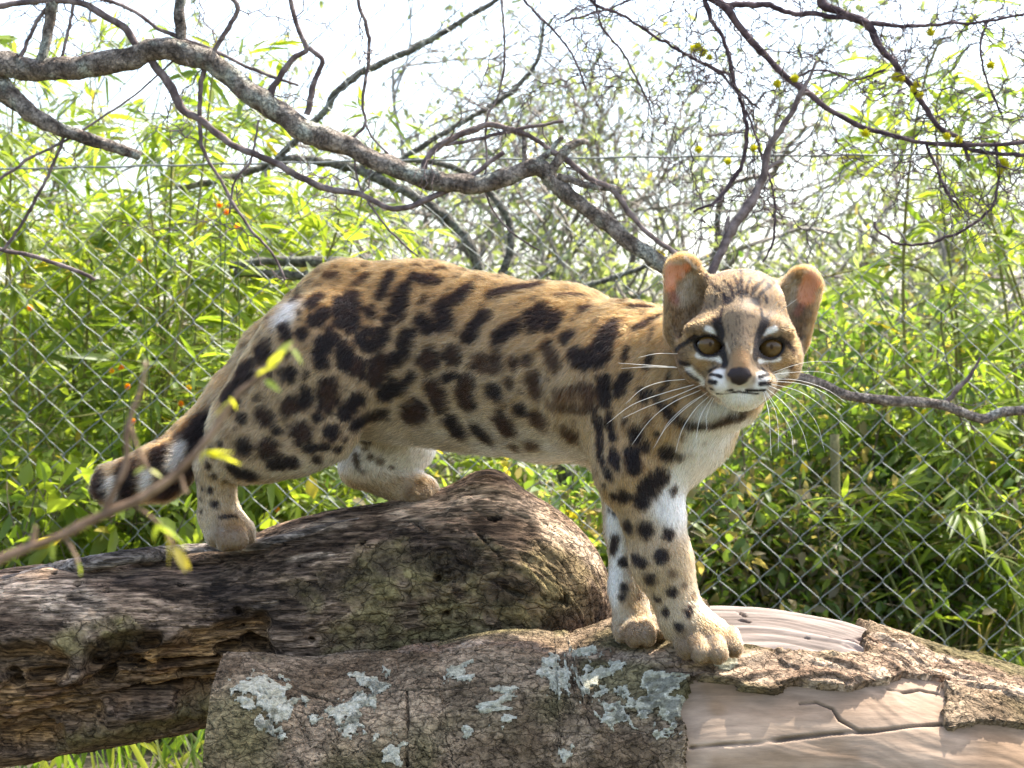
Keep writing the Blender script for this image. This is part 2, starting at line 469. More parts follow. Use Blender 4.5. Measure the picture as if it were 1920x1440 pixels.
    col = col * (1 - dk) + np.array([0.035, 0.027, 0.024]) * dk
    dp = np.clip(deep + holes, 0, 1)[:, None]
    col = col * (1 - dp * .7) + np.array([0.03, 0.018, 0.01]) * dp * .7
    col = col * 1.5 * np.array([1.10, 1.0, .86])
    root = thing('fallen_log', 'weathered grey brown log with a rotten orange hollow, under the hind paws of the cat', 'log', P(0, 1260, 1.84) * [1, 1, 0])
    Vc = np.vstack([V, C[0], C[-1]]); cc = np.vstack([col, col[0], col[-1]])
    tr = add('trunk', mesh_np('trunk', shift(Vc, root.location), [Fq, end_caps(C, nu, nv)], cc), wood_mat, root)
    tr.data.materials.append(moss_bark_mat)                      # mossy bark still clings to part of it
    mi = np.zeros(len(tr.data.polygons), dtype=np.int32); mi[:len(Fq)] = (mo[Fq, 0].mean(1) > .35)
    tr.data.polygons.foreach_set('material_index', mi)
    # loose splinter strip along the top edge (peeled outer wood)
    st = [(-60, 1092), (20, 1082), (90, 1062), (170, 1046), (260, 1032), (360, 1024), (450, 1018), (540, 1000), (620, 978), (700, 958)]
    p3 = np.array([project(bvh, x, y + 9, 1.8) + np.array([0, 0, -0.0005]) for x, y in st])
    Cs = catmull(p3, 120)
    Vs, Fs = tube(Cs, 0.0075 * np.interp(np.linspace(0, 1, 120), [0, .1, .5, .85, 1], [.55, 1, 1, .7, .2]), 12, True, 0.12)
    k = smooth(-.5, .5, fbm(Vs[:, 0] * 30, Vs[:, 2] * 260, 0.0, 3))[:, None]
    add('splinter', mesh_np('splinter', shift(Vs, root.location), Fs, np.array([0.2, 0.155, 0.125]) * (1 - k) + np.array([0.42, 0.35, 0.29]) * k), wood_mat, root, label='long peeled splinter of paler wood along the top of the log')
    # crumbly wood knobs
    for (x, y, r) in [(880, 918, 15), (905, 908, 17), (935, 910, 15), (958, 925, 13)]:
        c = project(bvh, x, y, 1.82)
        u = np.linspace(0, math.pi, 12); w = np.linspace(0, 2 * math.pi, 18, endpoint=False)
        U, W = np.meshgrid(u, w, indexing='ij'); n_ = np.stack([np.sin(U) * np.cos(W), np.sin(U) * np.sin(W), np.cos(U)], -1).reshape(-1, 3)
        rr = r * 1.82 / F * (1 + 0.45 * fbm(n_[:, 0] * 2 + x, n_[:, 1] * 2, n_[:, 2] * 2, 3))
        Vk = c + n_ * rr[:, None] * np.array([1.5, 1, .8]) + np.array([0, 0, -0.002])
        Fk = np.array([[i * 18 + j, (i + 1) * 18 + j, (i + 1) * 18 + (j + 1) % 18, i * 18 + (j + 1) % 18] for i in range(11) for j in range(18)])
        kk = RNG.random(len(Vk))[:, None]
        add('knob', mesh_np('knob', shift(Vk, root.location), Fk, np.array([0.2, 0.15, 0.115]) * (1 - kk) + np.array([0.33, 0.26, 0.2]) * kk), bark_mat, root)
    return bvh_of(V, nu, nv)
bvh_A = build_log_back()

def build_log_front():
    top = [(425, 1252), (600, 1250), (760, 1242), (870, 1228), (950, 1212), (1050, 1214), (1130, 1205), (1210, 1180), (1290, 1152), (1340, 1146), (1440, 1160), (1560, 1188), (1660, 1212), (1800, 1242), (1920, 1292), (2080, 1350), (2260, 1400), (2400, 1460)]
    axis = [(x, y + 283, 1.72, 288) for x, y in top]
    nu, nv = 800, 310
    C, R, D, TH, S = log_grid(axis, nu, nv, (-25, 74), 8.0)
    A = TH * 0.14
    base = C[:, None, :] + D * R[:, None, None]
    Q = base.reshape(-1, 3); Fq = grid_faces(nu, nv)
    bvh = bvh_of(Q, nu, nv)
    s, a, th = S.ravel(), A.ravel(), np.degrees(TH.ravel())
    Y0 = 1.64
    wob = 0.6 * fbm(s * 28, a * 28, 6.0, 3)
    def M(st, w=wob): return strokes_mask(Q, bvh, st, Y0, w)
    pp = pix(Q); px, py = pp[:, 0], pp[:, 1]
    rag = 16 * fbm(s * 28, a * 40, 2.2, 4)
    rag2 = 14 * fbm(s * 20, a * 60, 7.2, 4)
    front = smooth(-18, -8, th)
    low = np.interp(px, [1283, 1400, 1560, 1640, 1700, 1770, 1930], [1278, 1286, 1298, 1292, 1282, 1274, 1270])
    bare_f = smooth(-5, 5, (px - 1284) + rag * 0.8) * smooth(-6, 6, py - low + rag2 * 0.9) * (1 - smooth(-6, 6, px - 1772 + rag * 1.3) * (1 - smooth(-6, 6, py - 1368 + rag2)))
    up = np.interp(px, [1300, 1340, 1420, 1560, 1620], [1190, 1206, 1222, 1244, 1228])
    bare_t = smooth(-10, 10, px - 1318 + rag) * (1 - smooth(-10, 10, px - 1612 - rag)) * (1 - smooth(-8, 8, py - up + rag2))
    bare_t = np.where(th < -40, 0, bare_t)
    bare = np.maximum(bare_f * front, bare_t)
    warp = 0.35 * fbm(s * 6, a * 8, 2.0, 3)
    g = fbm(s * 8, a * 85 + warp * 6, 0.5, 4)
    big = fbm(s * 5, a * 5, 1.5, 3)
    crack = M([([(1295, 1402), (1360, 1396), (1430, 1392), (1500, 1382), (1560, 1376), (1640, 1374), (1700, 1368), (1765, 1364)], 3.0, .6), ([(1660, 1300), (1690, 1306), (1720, 1300), (1772, 1308)], 2.2, .7), ([(1500, 1320), (1530, 1318), (1560, 1332), (1572, 1352), (1610, 1374)], 2.2, .7)], wob * .8) * smooth(-.6, .2, fbm(s * 40, a * 40, 70.0, 2) + .2)
    # ---- wood core
    disp = 0.006 * big + 0.0006 * g * (1 - bare_t) + 0.0022 * g * bare_t - 0.003 * crack
    holes = M([([(1392, 1163), (1402, 1166)], 5, .3), ([(1380, 1148), (1396, 1156)], 3, .3), ([(1553, 1204)], 4, .3), ([(1512, 1203)], 3, .3)], None)
    disp -= 0.008 * holes
    fib = M([([(1600, 1215), (1700, 1218), (1760, 1245)], 22, .5)])
    disp += fib * 0.006 * (np.abs(fbm(s * 14, a * 120 + warp * 9, 3.0, 3)) - 0.25)
    V = (base + D * disp.reshape(nu, nv)[:, :, None]).reshape(-1, 3)
    gg = smooth(-0.8, 0.8, g)[:, None]
    k = smooth(-0.5, 0.6, fbm(s * 10, a * 22, 3.0, 4))[:, None]
    col = np.array([0.27, 0.185, 0.122]) * (1 - k) + np.array([0.39, 0.28, 0.195]) * k
    col = col * (0.88 + 0.2 * gg)
    stain = (M([([(1340, 1320), (1345, 1330)], 12, .8), ([(1345, 1430), (1600, 1420)], 16, .8), ([(1420, 1290), (1330, 1292)], 18, .7), ([(1860, 1400), (1920, 1420)], 40, .8), ([(1560, 1410)], 30, .7)]) * 0.55)[:, None]
    col = col * (1 - stain) + np.array([0.24, 0.145, 0.075]) * stain
    ct = bare_t[:, None]
    col = col * (1 - ct) + (np.array([0.11, 0.085, 0.07]) * (1 - gg) + np.array([0.25, 0.205, 0.175]) * gg) * ct
    cr = np.clip(crack + holes, 0, 1)[:, None] * .75
    col = col * (1 - cr) + np.array([0.04, 0.028, 0.02]) * cr
    fb = fib[:, None]; col = col * (1 - fb) + (np.array([0.10, 0.065, 0.055]) * (1 - gg) + np.array([0.33, 0.27, 0.23]) * gg) * fb
    # sawn end face colours
    root = thing('lichen_log', 'thick log with lichen spotted bark and a smooth peeled wood patch under the front paws', 'log', C[0] * [1, 1, 0])
    Vc = np.vstack([V, C[0], C[-1]]); cc = np.vstack([col, [[0.3, 0.22, 0.15]], [[0.3, 0.22, 0.15]]])
    near_bare = bare[Fq].max(1) > .001; near_bare[: nv * 2] = True; near_bare[-nv * 2:] = True      # the rest lies hidden under the bark
    add('trunk', mesh_np('trunk', shift(Vc, root.location), [Fq[near_bare], end_caps(C, nu, nv)], cc), bare_mat, root, label='pinkish beige peeled wood with a thin crack')
    # ---- bark shell
    wq = fbm(s * 42, a * 42, 14.0, 3); wr = fbm(s * 42, a * 42, 24.0, 3); gate = smooth(-0.2, 0.4, fbm(s * 20, a * 20, 44.0, 3))
    w1, w2, cid = worley(s * 62 + warp * 2 + wq * .5, a * 88 + warp * 2 + wr * .5)
    edge = (1 - smooth(0.0, 0.10, w2 - w1)) * gate
    v1, v2, cid2 = worley(s * 18 + warp * 3 + wq * .6, a * 40 + warp * 3 + wr * .7, 5)
    edge2 = (1 - smooth(0.0, 0.045, v2 - v1)) * smooth(-0.3, 0.1, fbm(s * 15, a * 15, 54.0, 2))
    band = M([([(1290, 1245), (1400, 1258), (1560, 1275), (1640, 1275), (1760, 1268), (1900, 1300)], 34, .4), ([(760, 1240), (1000, 1235), (1280, 1245)], 18, .6), ([(1640, 1225), (1800, 1255), (1930, 1310)], 24, .5)])
    strips = fbm(s * 12, a * 75 + warp * 8, 4.0, 4)
    t = 0.0075 + 0.004 * fbm(s * 9, a * 9, 8.0, 3)
    t = t + (1 - band) * (0.0010 * (cid - .5) - 0.0019 * edge + 0.0022 * cid2 - 0.0024 * edge2 + 0.0008 * g + 0.0013 * wq) + band * (0.0055 * np.abs(strips) + 0.004 * cid2 - 0.002 + .0015 * g)
    split = M([([(766, 1310), (768, 1360), (765, 1440)], 3, .5), ([(730, 1310), (790, 1312), (860, 1305), (950, 1300)], 2.4, .6), ([(560, 1310), (640, 1330)], 2.2, .6), ([(1230, 1262), (1300, 1268), (1330, 1262)], 5, .6)])
    t = t - 0.006 * split
    cov = 1 - bare
    tt = np.where(cov > 0.5, t, -0.004)
    tt = t * smooth(0.35, 0.6, cov) - 0.006 * (1 - smooth(0.35, 0.6, cov))
    VB = (base + D * (disp * 0.7 + tt).reshape(nu, nv)[:, :, None]).reshape(-1, 3)
    keep = (cov[Fq] > 0.25).any(1)
    # bark colour
    n1 = smooth(-0.6, 0.6, fbm(s * 16, a * 22, 12.0, 4))[:, None]
    bc = np.array([0.115, 0.085, 0.058]) * (1 - n1) + np.array([0.235, 0.185, 0.135]) * n1
    ol = (smooth(0.0, 0.7, fbm(s * 8, a * 10, 21.0, 3)) * .7)[:, None]
    bc = bc * (1 - ol) + np.array([0.10, 0.095, 0.045]) * ol
    bc = bc * (0.75 + 0.5 * cid[:, None])
    ec = (np.clip(edge * .5 + split + edge2 * .4, 0, 1) * .6)[:, None]
    bc = bc * (1 - ec) + np.array([0.04, 0.03, 0.022]) * ec
    st = smooth(-.5, .6, strips)[:, None]
    bcol = np.array([0.17, 0.12, 0.09]) * (1 - st) + np.array([0.42, 0.335, 0.265]) * st
    bd = band[:, None] * .9
    bc = bc * (1 - bd) + bcol * bd
    bc = bc * 1.4 * np.array([1.08, 1.0, .88])
    # split the bark into its two sheets: left of the peeled patch and the rest (top strip + right)
    lm = (px < 1284)[Fq].all(1)
    def submesh(sel, Vx, cx, name):
        f = Fq[sel]; u, inv = np.unique(f.ravel(), return_inverse=True)
        return mesh_np(name, shift(Vx[u], root.location), inv.reshape(-1, 4), cx[u])
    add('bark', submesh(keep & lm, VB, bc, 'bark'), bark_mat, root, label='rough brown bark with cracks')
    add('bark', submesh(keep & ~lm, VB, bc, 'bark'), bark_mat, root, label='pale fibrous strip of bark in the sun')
    # ---- lichen patches
    blobs = [[(495, 1310), (510, 1345)], [(490, 1365)], [(700, 1288)], [(712, 1305)], [(868, 1280)], [(935, 1334)], [(640, 1350), (690, 1330)], [(660, 1375)], [(1045, 1272), (1052, 1290)], [(1110, 1290), (1130, 1275)], [(1090, 1245), (1118, 1232)],
             [(1225, 1290), (1240, 1340)], [(1190, 1330), (1260, 1320)], [(1150, 1345)], [(590, 1358)], [(925, 1310)], [(1165, 1300)], [(1210, 1350)], [(875, 1375)], [(550, 1330)], [(1370, 1252), (1350, 1256)], [(740, 1418)], [(700, 1400)], [(1060, 1420)]]
    rad = [38, 20, 30, 20, 20, 26, 22, 16, 26, 30, 16, 28, 30, 18, 12, 12, 12, 12, 12, 10, 10, 18, 14, 12]
    ln = 1.9 * fbm(s * 85, a * 85, 31.0, 4)
    lw1, lw2, lcid = worley(s * 210, a * 210, 3)
    for b, r in zip(blobs, rad):
        p3 = [project(bvh, x, y, Y0) for x, y in b]; rm = r * Y0 / F
        d = stroke_dist(Q, p3) / rm
        m = 1.05 - d + ln * 0.8
        sel = (m[Fq] > -0.12).all(1) & (d[Fq] < 2).all(1)
        if sel.sum() < 6: continue
        h = np.where(m > 0.05, 0.0009 + 0.0011 * lcid, -0.003)
        VL = VB + D.reshape(-1, 3) * h[:, None]
        lc = np.array([0.47, 0.44, 0.33]) + (lcid[:, None] - .5) * 0.16
        add('lichen', submesh(sel, VL, lc, 'lichen'), lichen_mat, root)
    # small knob on the bark
    for (x, y, r) in [(962, 1200, 17), (1490, 1166, 16)]:
        c = project(bvh, x, y + 6, 1.72) if x < 1400 else P(x, y + 9, 1.735)
        u = np.linspace(0, math.pi, 12); w = np.linspace(0, 2 * math.pi, 18, endpoint=False)
        U, W = np.meshgrid(u, w, indexing='ij'); n_ = np.stack([np.sin(U) * np.cos(W), np.sin(U) * np.sin(W), np.cos(U)], -1).reshape(-1, 3)
        rr = r * 1.72 / F * (1 + 0.5 * fbm(n_[:, 0] * 2 + x, n_[:, 1] * 2, n_[:, 2] * 2, 3))
        Vk = c + n_ * rr[:, None] * np.array([1.2, 1, 1.0])
        Fk = np.array([[i * 18 + j, (i + 1) * 18 + j, (i + 1) * 18 + (j + 1) % 18, i * 18 + (j + 1) % 18] for i in range(11) for j in range(18)])
        kk = RNG.random(len(Vk))[:, None]
        add('knob', mesh_np('knob', shift(Vk, root.location), Fk, np.array([0.2, 0.16, 0.12]) * (1 - kk) + np.array([0.36, 0.3, 0.24]) * kk), bark_mat, root)
    return bvh_of(VB, nu, nv)
bvh_B = build_log_front()

# ------------------------------------------------------------------ the cat
HY = 1.56                                     # distance of the head
def build_cat():
    prims = []
    def rc(a, b, ys=1.0, k=0.018, flow=(-1, 0, -.2), hl=.013, lift=.3, op='u'):
        """round cone: a, b = (px, py, Y, r_px)"""
        A, B = P(*a[:3]), P(*b[:3])
        prims.append(dict(t='rc', a=A, b=B, ra=a[3] * a[2] / F, rb=b[3] * b[2] / F, ys=ys, k=k, flow=flow, hl=hl, lift=lift, op=op))
    def el(c, r, k=0.010, flow=None, hl=.0045, lift=.2, op='u', rot=0.0):
        """ellipsoid in head pixels: c = (px, py, depth towards camera), rot about the view axis (degrees)"""
        s = HY / F; Y = HY - c[2] * s
        a = math.radians(rot); M = np.array([[math.cos(a), 0, math.sin(a)], [0, 1, 0], [-math.sin(a), 0, math.cos(a)]])
        prims.append(dict(t='el', c=P(c[0], c[1], Y), r=np.array([r[0], r[2], r[1]]) * s, M=M, k=k, flow=flow, hl=hl, lift=lift, op=op))
    # torso
    body = (-1, 0, -.18)
    rc((658, 602, 1.80, 114), (784, 646, 1.79, 149), .62, flow=(-1, 0, -.5), hl=.013)
    rc((784, 646, 1.79, 149), (900, 675, 1.765, 150), .66, flow=body, hl=.013)
    rc((900, 675, 1.765, 150), (1040, 697, 1.725, 156), .66, flow=(-1, .05, -.25), hl=.014)
    rc((1040, 697, 1.725, 156), (1165, 728, 1.68, 144), .68, flow=(-1, .1, -.35), hl=.013)
    rc((1165, 728, 1.68, 142), (1262, 786, 1.645, 100), .8, flow=(-.5, .2, -1), hl=.013)
    rc((690, 776, 1.79, 42), (1010, 784, 1.74, 48), .8, .03, flow=(-.8, 0, -.6), hl=.016, lift=.3)     # belly
    # neck and throat
    rc((1195, 690, 1.675, 112), (1345, 672, 1.615, 84), 1, .02, flow=(-.8, .3, -.6), hl=.012)
    rc((1262, 770, 1.64, 92), (1372, 742, 1.60, 52), 1, .02, flow=(-.4, .1, -1), hl=.014, lift=.35)
    rc((1238, 870, 1.645, 66), (1286, 806, 1.635, 80), .8, .02, flow=(-.3, 0, -1), hl=.012)
    # near hind leg
    hind = (-.35, 0, -1)
    rc((592, 682, 1.755, 126), (482, 800, 1.757, 90), .5, .04, flow=(-.6, 0, -.8), hl=.011)
    rc((600, 800, 1.75, 72), (455, 843, 1.764, 58), .6, .02, flow=(-.7, 0, -.7), hl=.010)
    rc((560, 838, 1.755, 50), (408, 868, 1.785, 34), .9, .012, flow=(-1, 0, -.5), hl=.008)
    rc((403, 866, 1.785, 37), (410, 965, 1.79, 35), 1, .012, flow=(0, 0, -1), hl=.006)
    rc((412, 968, 1.79, 36), (430, 992, 1.785, 40), 1, .008, flow=(.3, -.3, -1), hl=.006)
    for x, y, yy, r in ((402, 1008, 1.776, 18), (424, 1015, 1.762, 19), (447, 1013, 1.762, 19), (463, 1004, 1.778, 17)):
        rc((x - 4, y - 16, yy + .012, r), (x, y, yy, r), 1, .0012, flow=(.2, -.6, -.6), hl=.0045)
    # far hind leg
    rc((700, 740, 1.835, 100), (760, 830, 1.845, 55), .6, .02, flow=(.3, 0, -1), hl=.010)
    rc((752, 835, 1.845, 50), (676, 874, 1.845, 36), 1, .012, flow=(-.8, 0, -.5), hl=.007)
    rc((676, 874, 1.845, 35), (768, 920, 1.838, 32), 1, .012, flow=(.8, 0, -.5), hl=.006)
    rc((768, 918, 1.838, 32), (790, 922, 1.832, 34), 1, .008, flow=(.8, -.3, -.5), hl=.005)
    for x, y, yy, r in ((778, 930, 1.818, 18), (797, 929, 1.82, 18), (808, 925, 1.835, 18)):
        rc((x - 12, y - 8, yy + .008, r), (x, y, yy, r), 1, .0012, flow=(.6, -.6, -.4), hl=.0045)
    # near front leg
    rc((1190, 735, 1.65, 108), (1195, 880, 1.635, 74), .62, .02, flow=(-.15, 0, -1), hl=.010)
    rc((1195, 880, 1.635, 72), (1224, 965, 1.632, 53), .85, .015, flow=(.1, 0, -1), hl=.008)
    rc((1224, 965, 1.632, 53), (1240, 1050, 1.63, 53), .9, .012, flow=(.1, 0, -1), hl=.007)
    rc((1240, 1050, 1.63, 53), (1280, 1160, 1.625, 39), 1, .012, flow=(.3, 0, -1), hl=.006)
    rc((1280, 1160, 1.625, 40), (1326, 1196, 1.615, 44), 1, .010, flow=(.6, -.3, -.7), hl=.006)
    for x, y, yy, r in ((1287, 1217, 1.606, 19), (1315, 1224, 1.590, 20), (1346, 1224, 1.589, 20), (1375, 1213, 1.600, 19)):
        rc((x - 8, y - 22, yy + .012, r), (x, y, yy, r), 1, .0012, flow=(.3, -.7, -.5), hl=.0045)
    # far front leg
    rc((1185, 860, 1.685, 70), (1176, 985, 1.68, 38), .9, .018, flow=(0, 0, -1), hl=.009)
    rc((1176, 985, 1.68, 37), (1178, 1100, 1.672, 33), 1, .012, flow=(0, 0, -1), hl=.006)
    rc((1178, 1100, 1.672, 33), (1186, 1168, 1.662, 36), 1, .010, flow=(.1, -.2, -1), hl=.006)
    for x, y, yy, r in ((1167, 1189, 1.647, 17), (1189, 1196, 1.634, 18), (1213, 1195, 1.634, 18), (1234, 1185, 1.650, 17)):
        rc((x - 4, y - 18, yy + .012, r), (x, y, yy, r), 1, .0012, flow=(.2, -.7, -.5), hl=.0045)
    # tail
    tl = [(575, 585, 1.815, 42), (502, 650, 1.83, 38), (440, 740, 1.84, 40), (372, 830, 1.845, 44), (300, 885, 1.83, 46), (216, 908, 1.815, 37)]
    for a, b in zip(tl, tl[1:]):
        f = P(*b[:3]) - P(*a[:3]); f /= np.linalg.norm(f)
        rc(a, b, 1, .010, flow=tuple(f), hl=.014, lift=.45)
    # head
    el((1388, 590, -30), (100, 86, 102), .012)
    el((1385, 648, 8), (114, 70, 80), .014)
    el((1316, 682, 8), (40, 38, 48), .014, hl=.007)
    el((1460, 684, 8), (39, 38, 48), .014, hl=.007)
    el((1330, 612, 58), (46, 20, 26), .010, rot=-8)
    el((1442, 616, 58), (46, 20, 26), .010, rot=8)
    s = HY / F
    def hp(x, y, z): return (x, y, HY - z * s)
    rc((*hp(1387, 605, 66), 36), (*hp(1388, 684, 112), 21), 1, .010, flow=None, hl=.003, lift=.12)
    rc((*hp(1388, 685, 55), 52), (*hp(1390, 722, 76), 42), 1, .012, flow=None, hl=.004)
    el((1359, 717, 92), (36, 28, 30), .006, hl=.003)
    el((1420, 719, 92), (36, 28, 30), .006, hl=.003)
    el((1388, 704, 121), (25, 17, 16), .004, hl=.0, lift=0)
    el((1390, 748, 82), (30, 18, 24), .008, hl=.005)
    el((1388, 720, 25), (66, 42, 60), .012, hl=.008)
    # ears: leaf shaped shells, scooped from the front
    for b_, t_ in (((1308, 606, 65), (1281, 512, 37)), ((1461, 612, 64), (1506, 537, 38))):
        rc((*hp(b_[0], b_[1], -8), b_[2]), (*hp(t_[0], t_[1], -20), t_[2]), .42, .010, flow=(0, .3, 1), hl=.0065)
        rc((*hp(b_[0], b_[1] - 8, 12), b_[2] - 13), (*hp(t_[0], t_[1] + 3, -6), t_[2] - 10), .40, .005, op='s')
    # eye openings
    eyes = [(1329, 646, -10), (1443, 651, 10)]
    for x, y, tilt in eyes:
        prims.append(dict(t='eye', x=x, y=y, tilt=tilt, op='s', k=.0015))
    # ---------- grid
    def axis(lo, hi, flo, fhi, h, hf):
        a = [lo]
        while a[-1] < hi:
            x = a[-1]
            w = min(max((flo - x) / .03, (x - fhi) / .03, 0), 1)
            a.append(x + hf + (h - hf) * w)
        return np.array(a)
    hc = P(1388, 625, HY)
    gx = axis(-.41, .285, hc[0] - .07, hc[0] + .072, .0034, .0013)
    gy = axis(1.49, 1.93, 1.49, 1.585, .0034, .0013)
    gz = axis(.255, .665, hc[2] - .065, hc[2] + .075, .0034, .0013)
    D = np.full((len(gx), len(gy), len(gz)), .5, dtype=np.float32)
    def dist(p, X, Y, Z):
        if p['t'] == 'rc':
            ys = p['ys']; a = p['a'] / [1, ys, 1]; b = p['b'] / [1, ys, 1]
            Yc = Y / ys; ab = b - a; L = max(ab @ ab, 1e-12)
            t = np.clip(((X - a[0]) * ab[0] + (Yc - a[1]) * ab[1] + (Z - a[2]) * ab[2]) / L, 0, 1)
            return np.sqrt((X - a[0] - t * ab[0]) ** 2 + (Yc - a[1] - t * ab[1]) ** 2 + (Z - a[2] - t * ab[2]) ** 2) - (p['ra'] + (p['rb'] - p['ra']) * t)
        if p['t'] == 'el':
            x, y, z = X - p['c'][0], Y - p['c'][1], Z - p['c'][2]; M = p['M']
            u = (M[0, 0] * x - M[0, 2] * z); w = (-M[2, 0] * x + M[2, 2] * z)
            r = p['r']
            k0 = np.sqrt((u / r[0]) ** 2 + (y / r[1]) ** 2 + (w / r[2]) ** 2)
            k1 = np.sqrt((u / r[0] ** 2) ** 2 + (y / r[1] ** 2) ** 2 + (w / r[2] ** 2) ** 2)
            return k0 * (k0 - 1) / np.maximum(k1, 1e-6)
        # eye opening: lens shaped prism along the view, starting a little inside the head
        Yq = HY - 62 * s; sc = Yq / F
        q = P(p['x'], p['y'], Yq); x, z = (X - q[0]) / sc, (Z - q[2]) / sc
        t = math.radians(p['tilt']); u = x * math.cos(t) + z * math.sin(t); w = -x * math.sin(t) + z * math.cos(t)
        hw, hu, hb_ = 25.0, 14.0, 19.0; Ru = (hw * hw + hu * hu) / (2 * hu); Rl = (hw * hw + hb_ * hb_) / (2 * hb_)
        d1 = np.hypot(u, w - (hu - Ru)) - Ru; d2 = np.hypot(u, w + (hb_ - Rl)) - Rl
        return np.maximum(np.maximum(d1, d2) * sc, (Y - (HY - 38 * s)))
    for p in prims:
        if p['t'] == 'rc':
            r = max(p['ra'], p['rb']) + .03
            lo = np.minimum(p['a'], p['b']) - r; hi = np.maximum(p['a'], p['b']) + r
        elif p['t'] == 'el':
            r = p['r'].max() + .025; lo, hi = p['c'] - r, p['c'] + r
        else:
            q = P(p['x'], p['y'], HY); lo, hi = q - .03, q + .03; lo[1] = 1.48; hi[1] = HY
        ix = slice(*np.searchsorted(gx, [lo[0], hi[0]])); iy = slice(*np.searchsorted(gy, [lo[1], hi[1]])); iz = slice(*np.searchsorted(gz, [lo[2], hi[2]]))
        d = dist(p, gx[ix, None, None], gy[None, iy, None], gz[None, None, iz])
        d0 = D[ix, iy, iz]; k = p['k']
        if p['op'] == 'u':
            h = np.maximum(k - np.abs(d0 - d), 0) / k
            D[ix, iy, iz] = np.minimum(d0, d) - h * h * k * .25
        else:
            h = np.maximum(k - np.abs(d0 + d), 0) / k
            D[ix, iy, iz] = np.maximum(d0, -d) + h * h * k * .25
    # ---------- surface nets
    nx, ny, nz = D.shape
    S = D < 0
    c8 = [(i, j, k) for i in (0, 1) for j in (0, 1) for k in (0, 1)]
    cnt = sum(S[i:nx - 1 + i, j:ny - 1 + j, k:nz - 1 + k].astype(np.int8) for i, j, k in c8)
    act = np.argwhere((cnt > 0) & (cnt < 8))
    idx = np.full((nx - 1, ny - 1, nz - 1), -1, dtype=np.int32)
    idx[tuple(act.T)] = np.arange(len(act))
    acc = np.zeros((len(act), 3)); num = np.zeros(len(act))
    G = (gx, gy, gz)
    for c in c8:
        for ax in range(3):
            if c[ax]: continue
            e = list(c); e[ax] = 1
            A = act + c; B = act + e
            da, db = D[tuple(A.T)], D[tuple(B.T)]
            m = (da < 0) != (db < 0)
            t = np.where(m, da / np.where(m, da - db, 1), 0)
            pt = np.stack([G[q][A[:, q]] * (1 - t) + G[q][B[:, q]] * t for q in range(3)], 1)
            acc[m] += pt[m]; num[m] += 1
    V = acc / num[:, None]
    Fs = []
    for ax in range(3):
        o1, o2 = (ax + 1) % 3, (ax + 2) % 3
        a_ = [slice(None)] * 3; b_ = [slice(None)] * 3
        a_[ax] = slice(0, -1); b_[ax] = slice(1, None)
        diff = np.argwhere(S[tuple(a_)] != S[tuple(b_)])
        diff = diff[(diff[:, o1] > 0) & (diff[:, o2] > 0) & (diff[:, o1] < D.shape[o1] - 1) & (diff[:, o2] < D.shape[o2] - 1)]
        q = []
        for u, w in ((0, 0), (-1, 0), (-1, -1), (0, -1)):
            t = diff.copy(); t[:, o1] += u; t[:, o2] += w
            q.append(idx[tuple(t.T)])
        q = np.stack(q, 1)
        inside = S[tuple(diff.T)]
        q[~inside] = q[~inside][:, ::-1]
        Fs.append(q)
    Fq = np.vstack(Fs)
    E = np.vstack([Fq[:, [0, 1]], Fq[:, [1, 2]], Fq[:, [2, 3]], Fq[:, [3, 0]]])
    for lam in (.5, -.3, .5, -.3, .4):
        sm = np.zeros_like(V); n = np.zeros(len(V))
        for i, j in ((0, 1), (1, 0)):
            for q in range(3): sm[:, q] += np.bincount(E[:, i], V[E[:, j], q], len(V))
            n += np.bincount(E[:, i], minlength=len(V))
        V = V + lam * (sm / n[:, None] - V)
    tri = np.vstack([Fq[:, [0, 1, 2]], Fq[:, [0, 2, 3]]])
    fn = np.cross(V[tri[:, 1]] - V[tri[:, 0]], V[tri[:, 2]] - V[tri[:, 0]])
    area = np.linalg.norm(fn, axis=1) * .5
    if np.einsum('ij,ij->', fn, V[tri[:, 0]] - V.mean(0)) < 0:
        Fq = Fq[:, ::-1].copy(); tri = tri[:, ::-1].copy(); fn = -fn
    VN = np.zeros_like(V)
    for i in range(3):
        for q in range(3): VN[:, q] += np.bincount(tri[:, i], fn[:, q], len(V))
    VN /= np.maximum(np.linalg.norm(VN, axis=1), 1e-12)[:, None]
    bvh = BVHTree.FromPolygons(V.tolist(), Fq.tolist())
    # ---------- hair guide fields on the vertices
    wsum = np.zeros(len(V)); flow = np.zeros((len(V), 3)); hl = np.zeros(len(V)); lift = np.zeros(len(V))
    nose = P(1388, 690, HY - 125 * s)
    hflow = V - nose; hflow[:, 1] += .03; hflow /= np.linalg.norm(hflow, axis=1)[:, None]
    ul = [p for p in prims if p['op'] == 'u']
    dm = np.full(len(V), 9.0)
    ds = []
    for p in ul:
        d = np.maximum(dist(p, V[:, 0], V[:, 1], V[:, 2]), 0).astype(np.float32); ds.append(d); dm = np.minimum(dm, d)
    for p, d in zip(ul, ds):
        w = np.exp(-(d - dm) / .004); wsum += w
        if p['flow'] is None: flow += hflow * w[:, None]
        else:
            f = np.array(p['flow'], float); flow += (f / np.linalg.norm(f))[None, :] * w[:, None]
        hl += p['hl'] * w; lift += p['lift'] * w
    hl /= wsum; lift /= wsum; hl *= .78; lift *= .9
    # ---------- coat markings, read off the photograph and laid on the skin
    marks = []
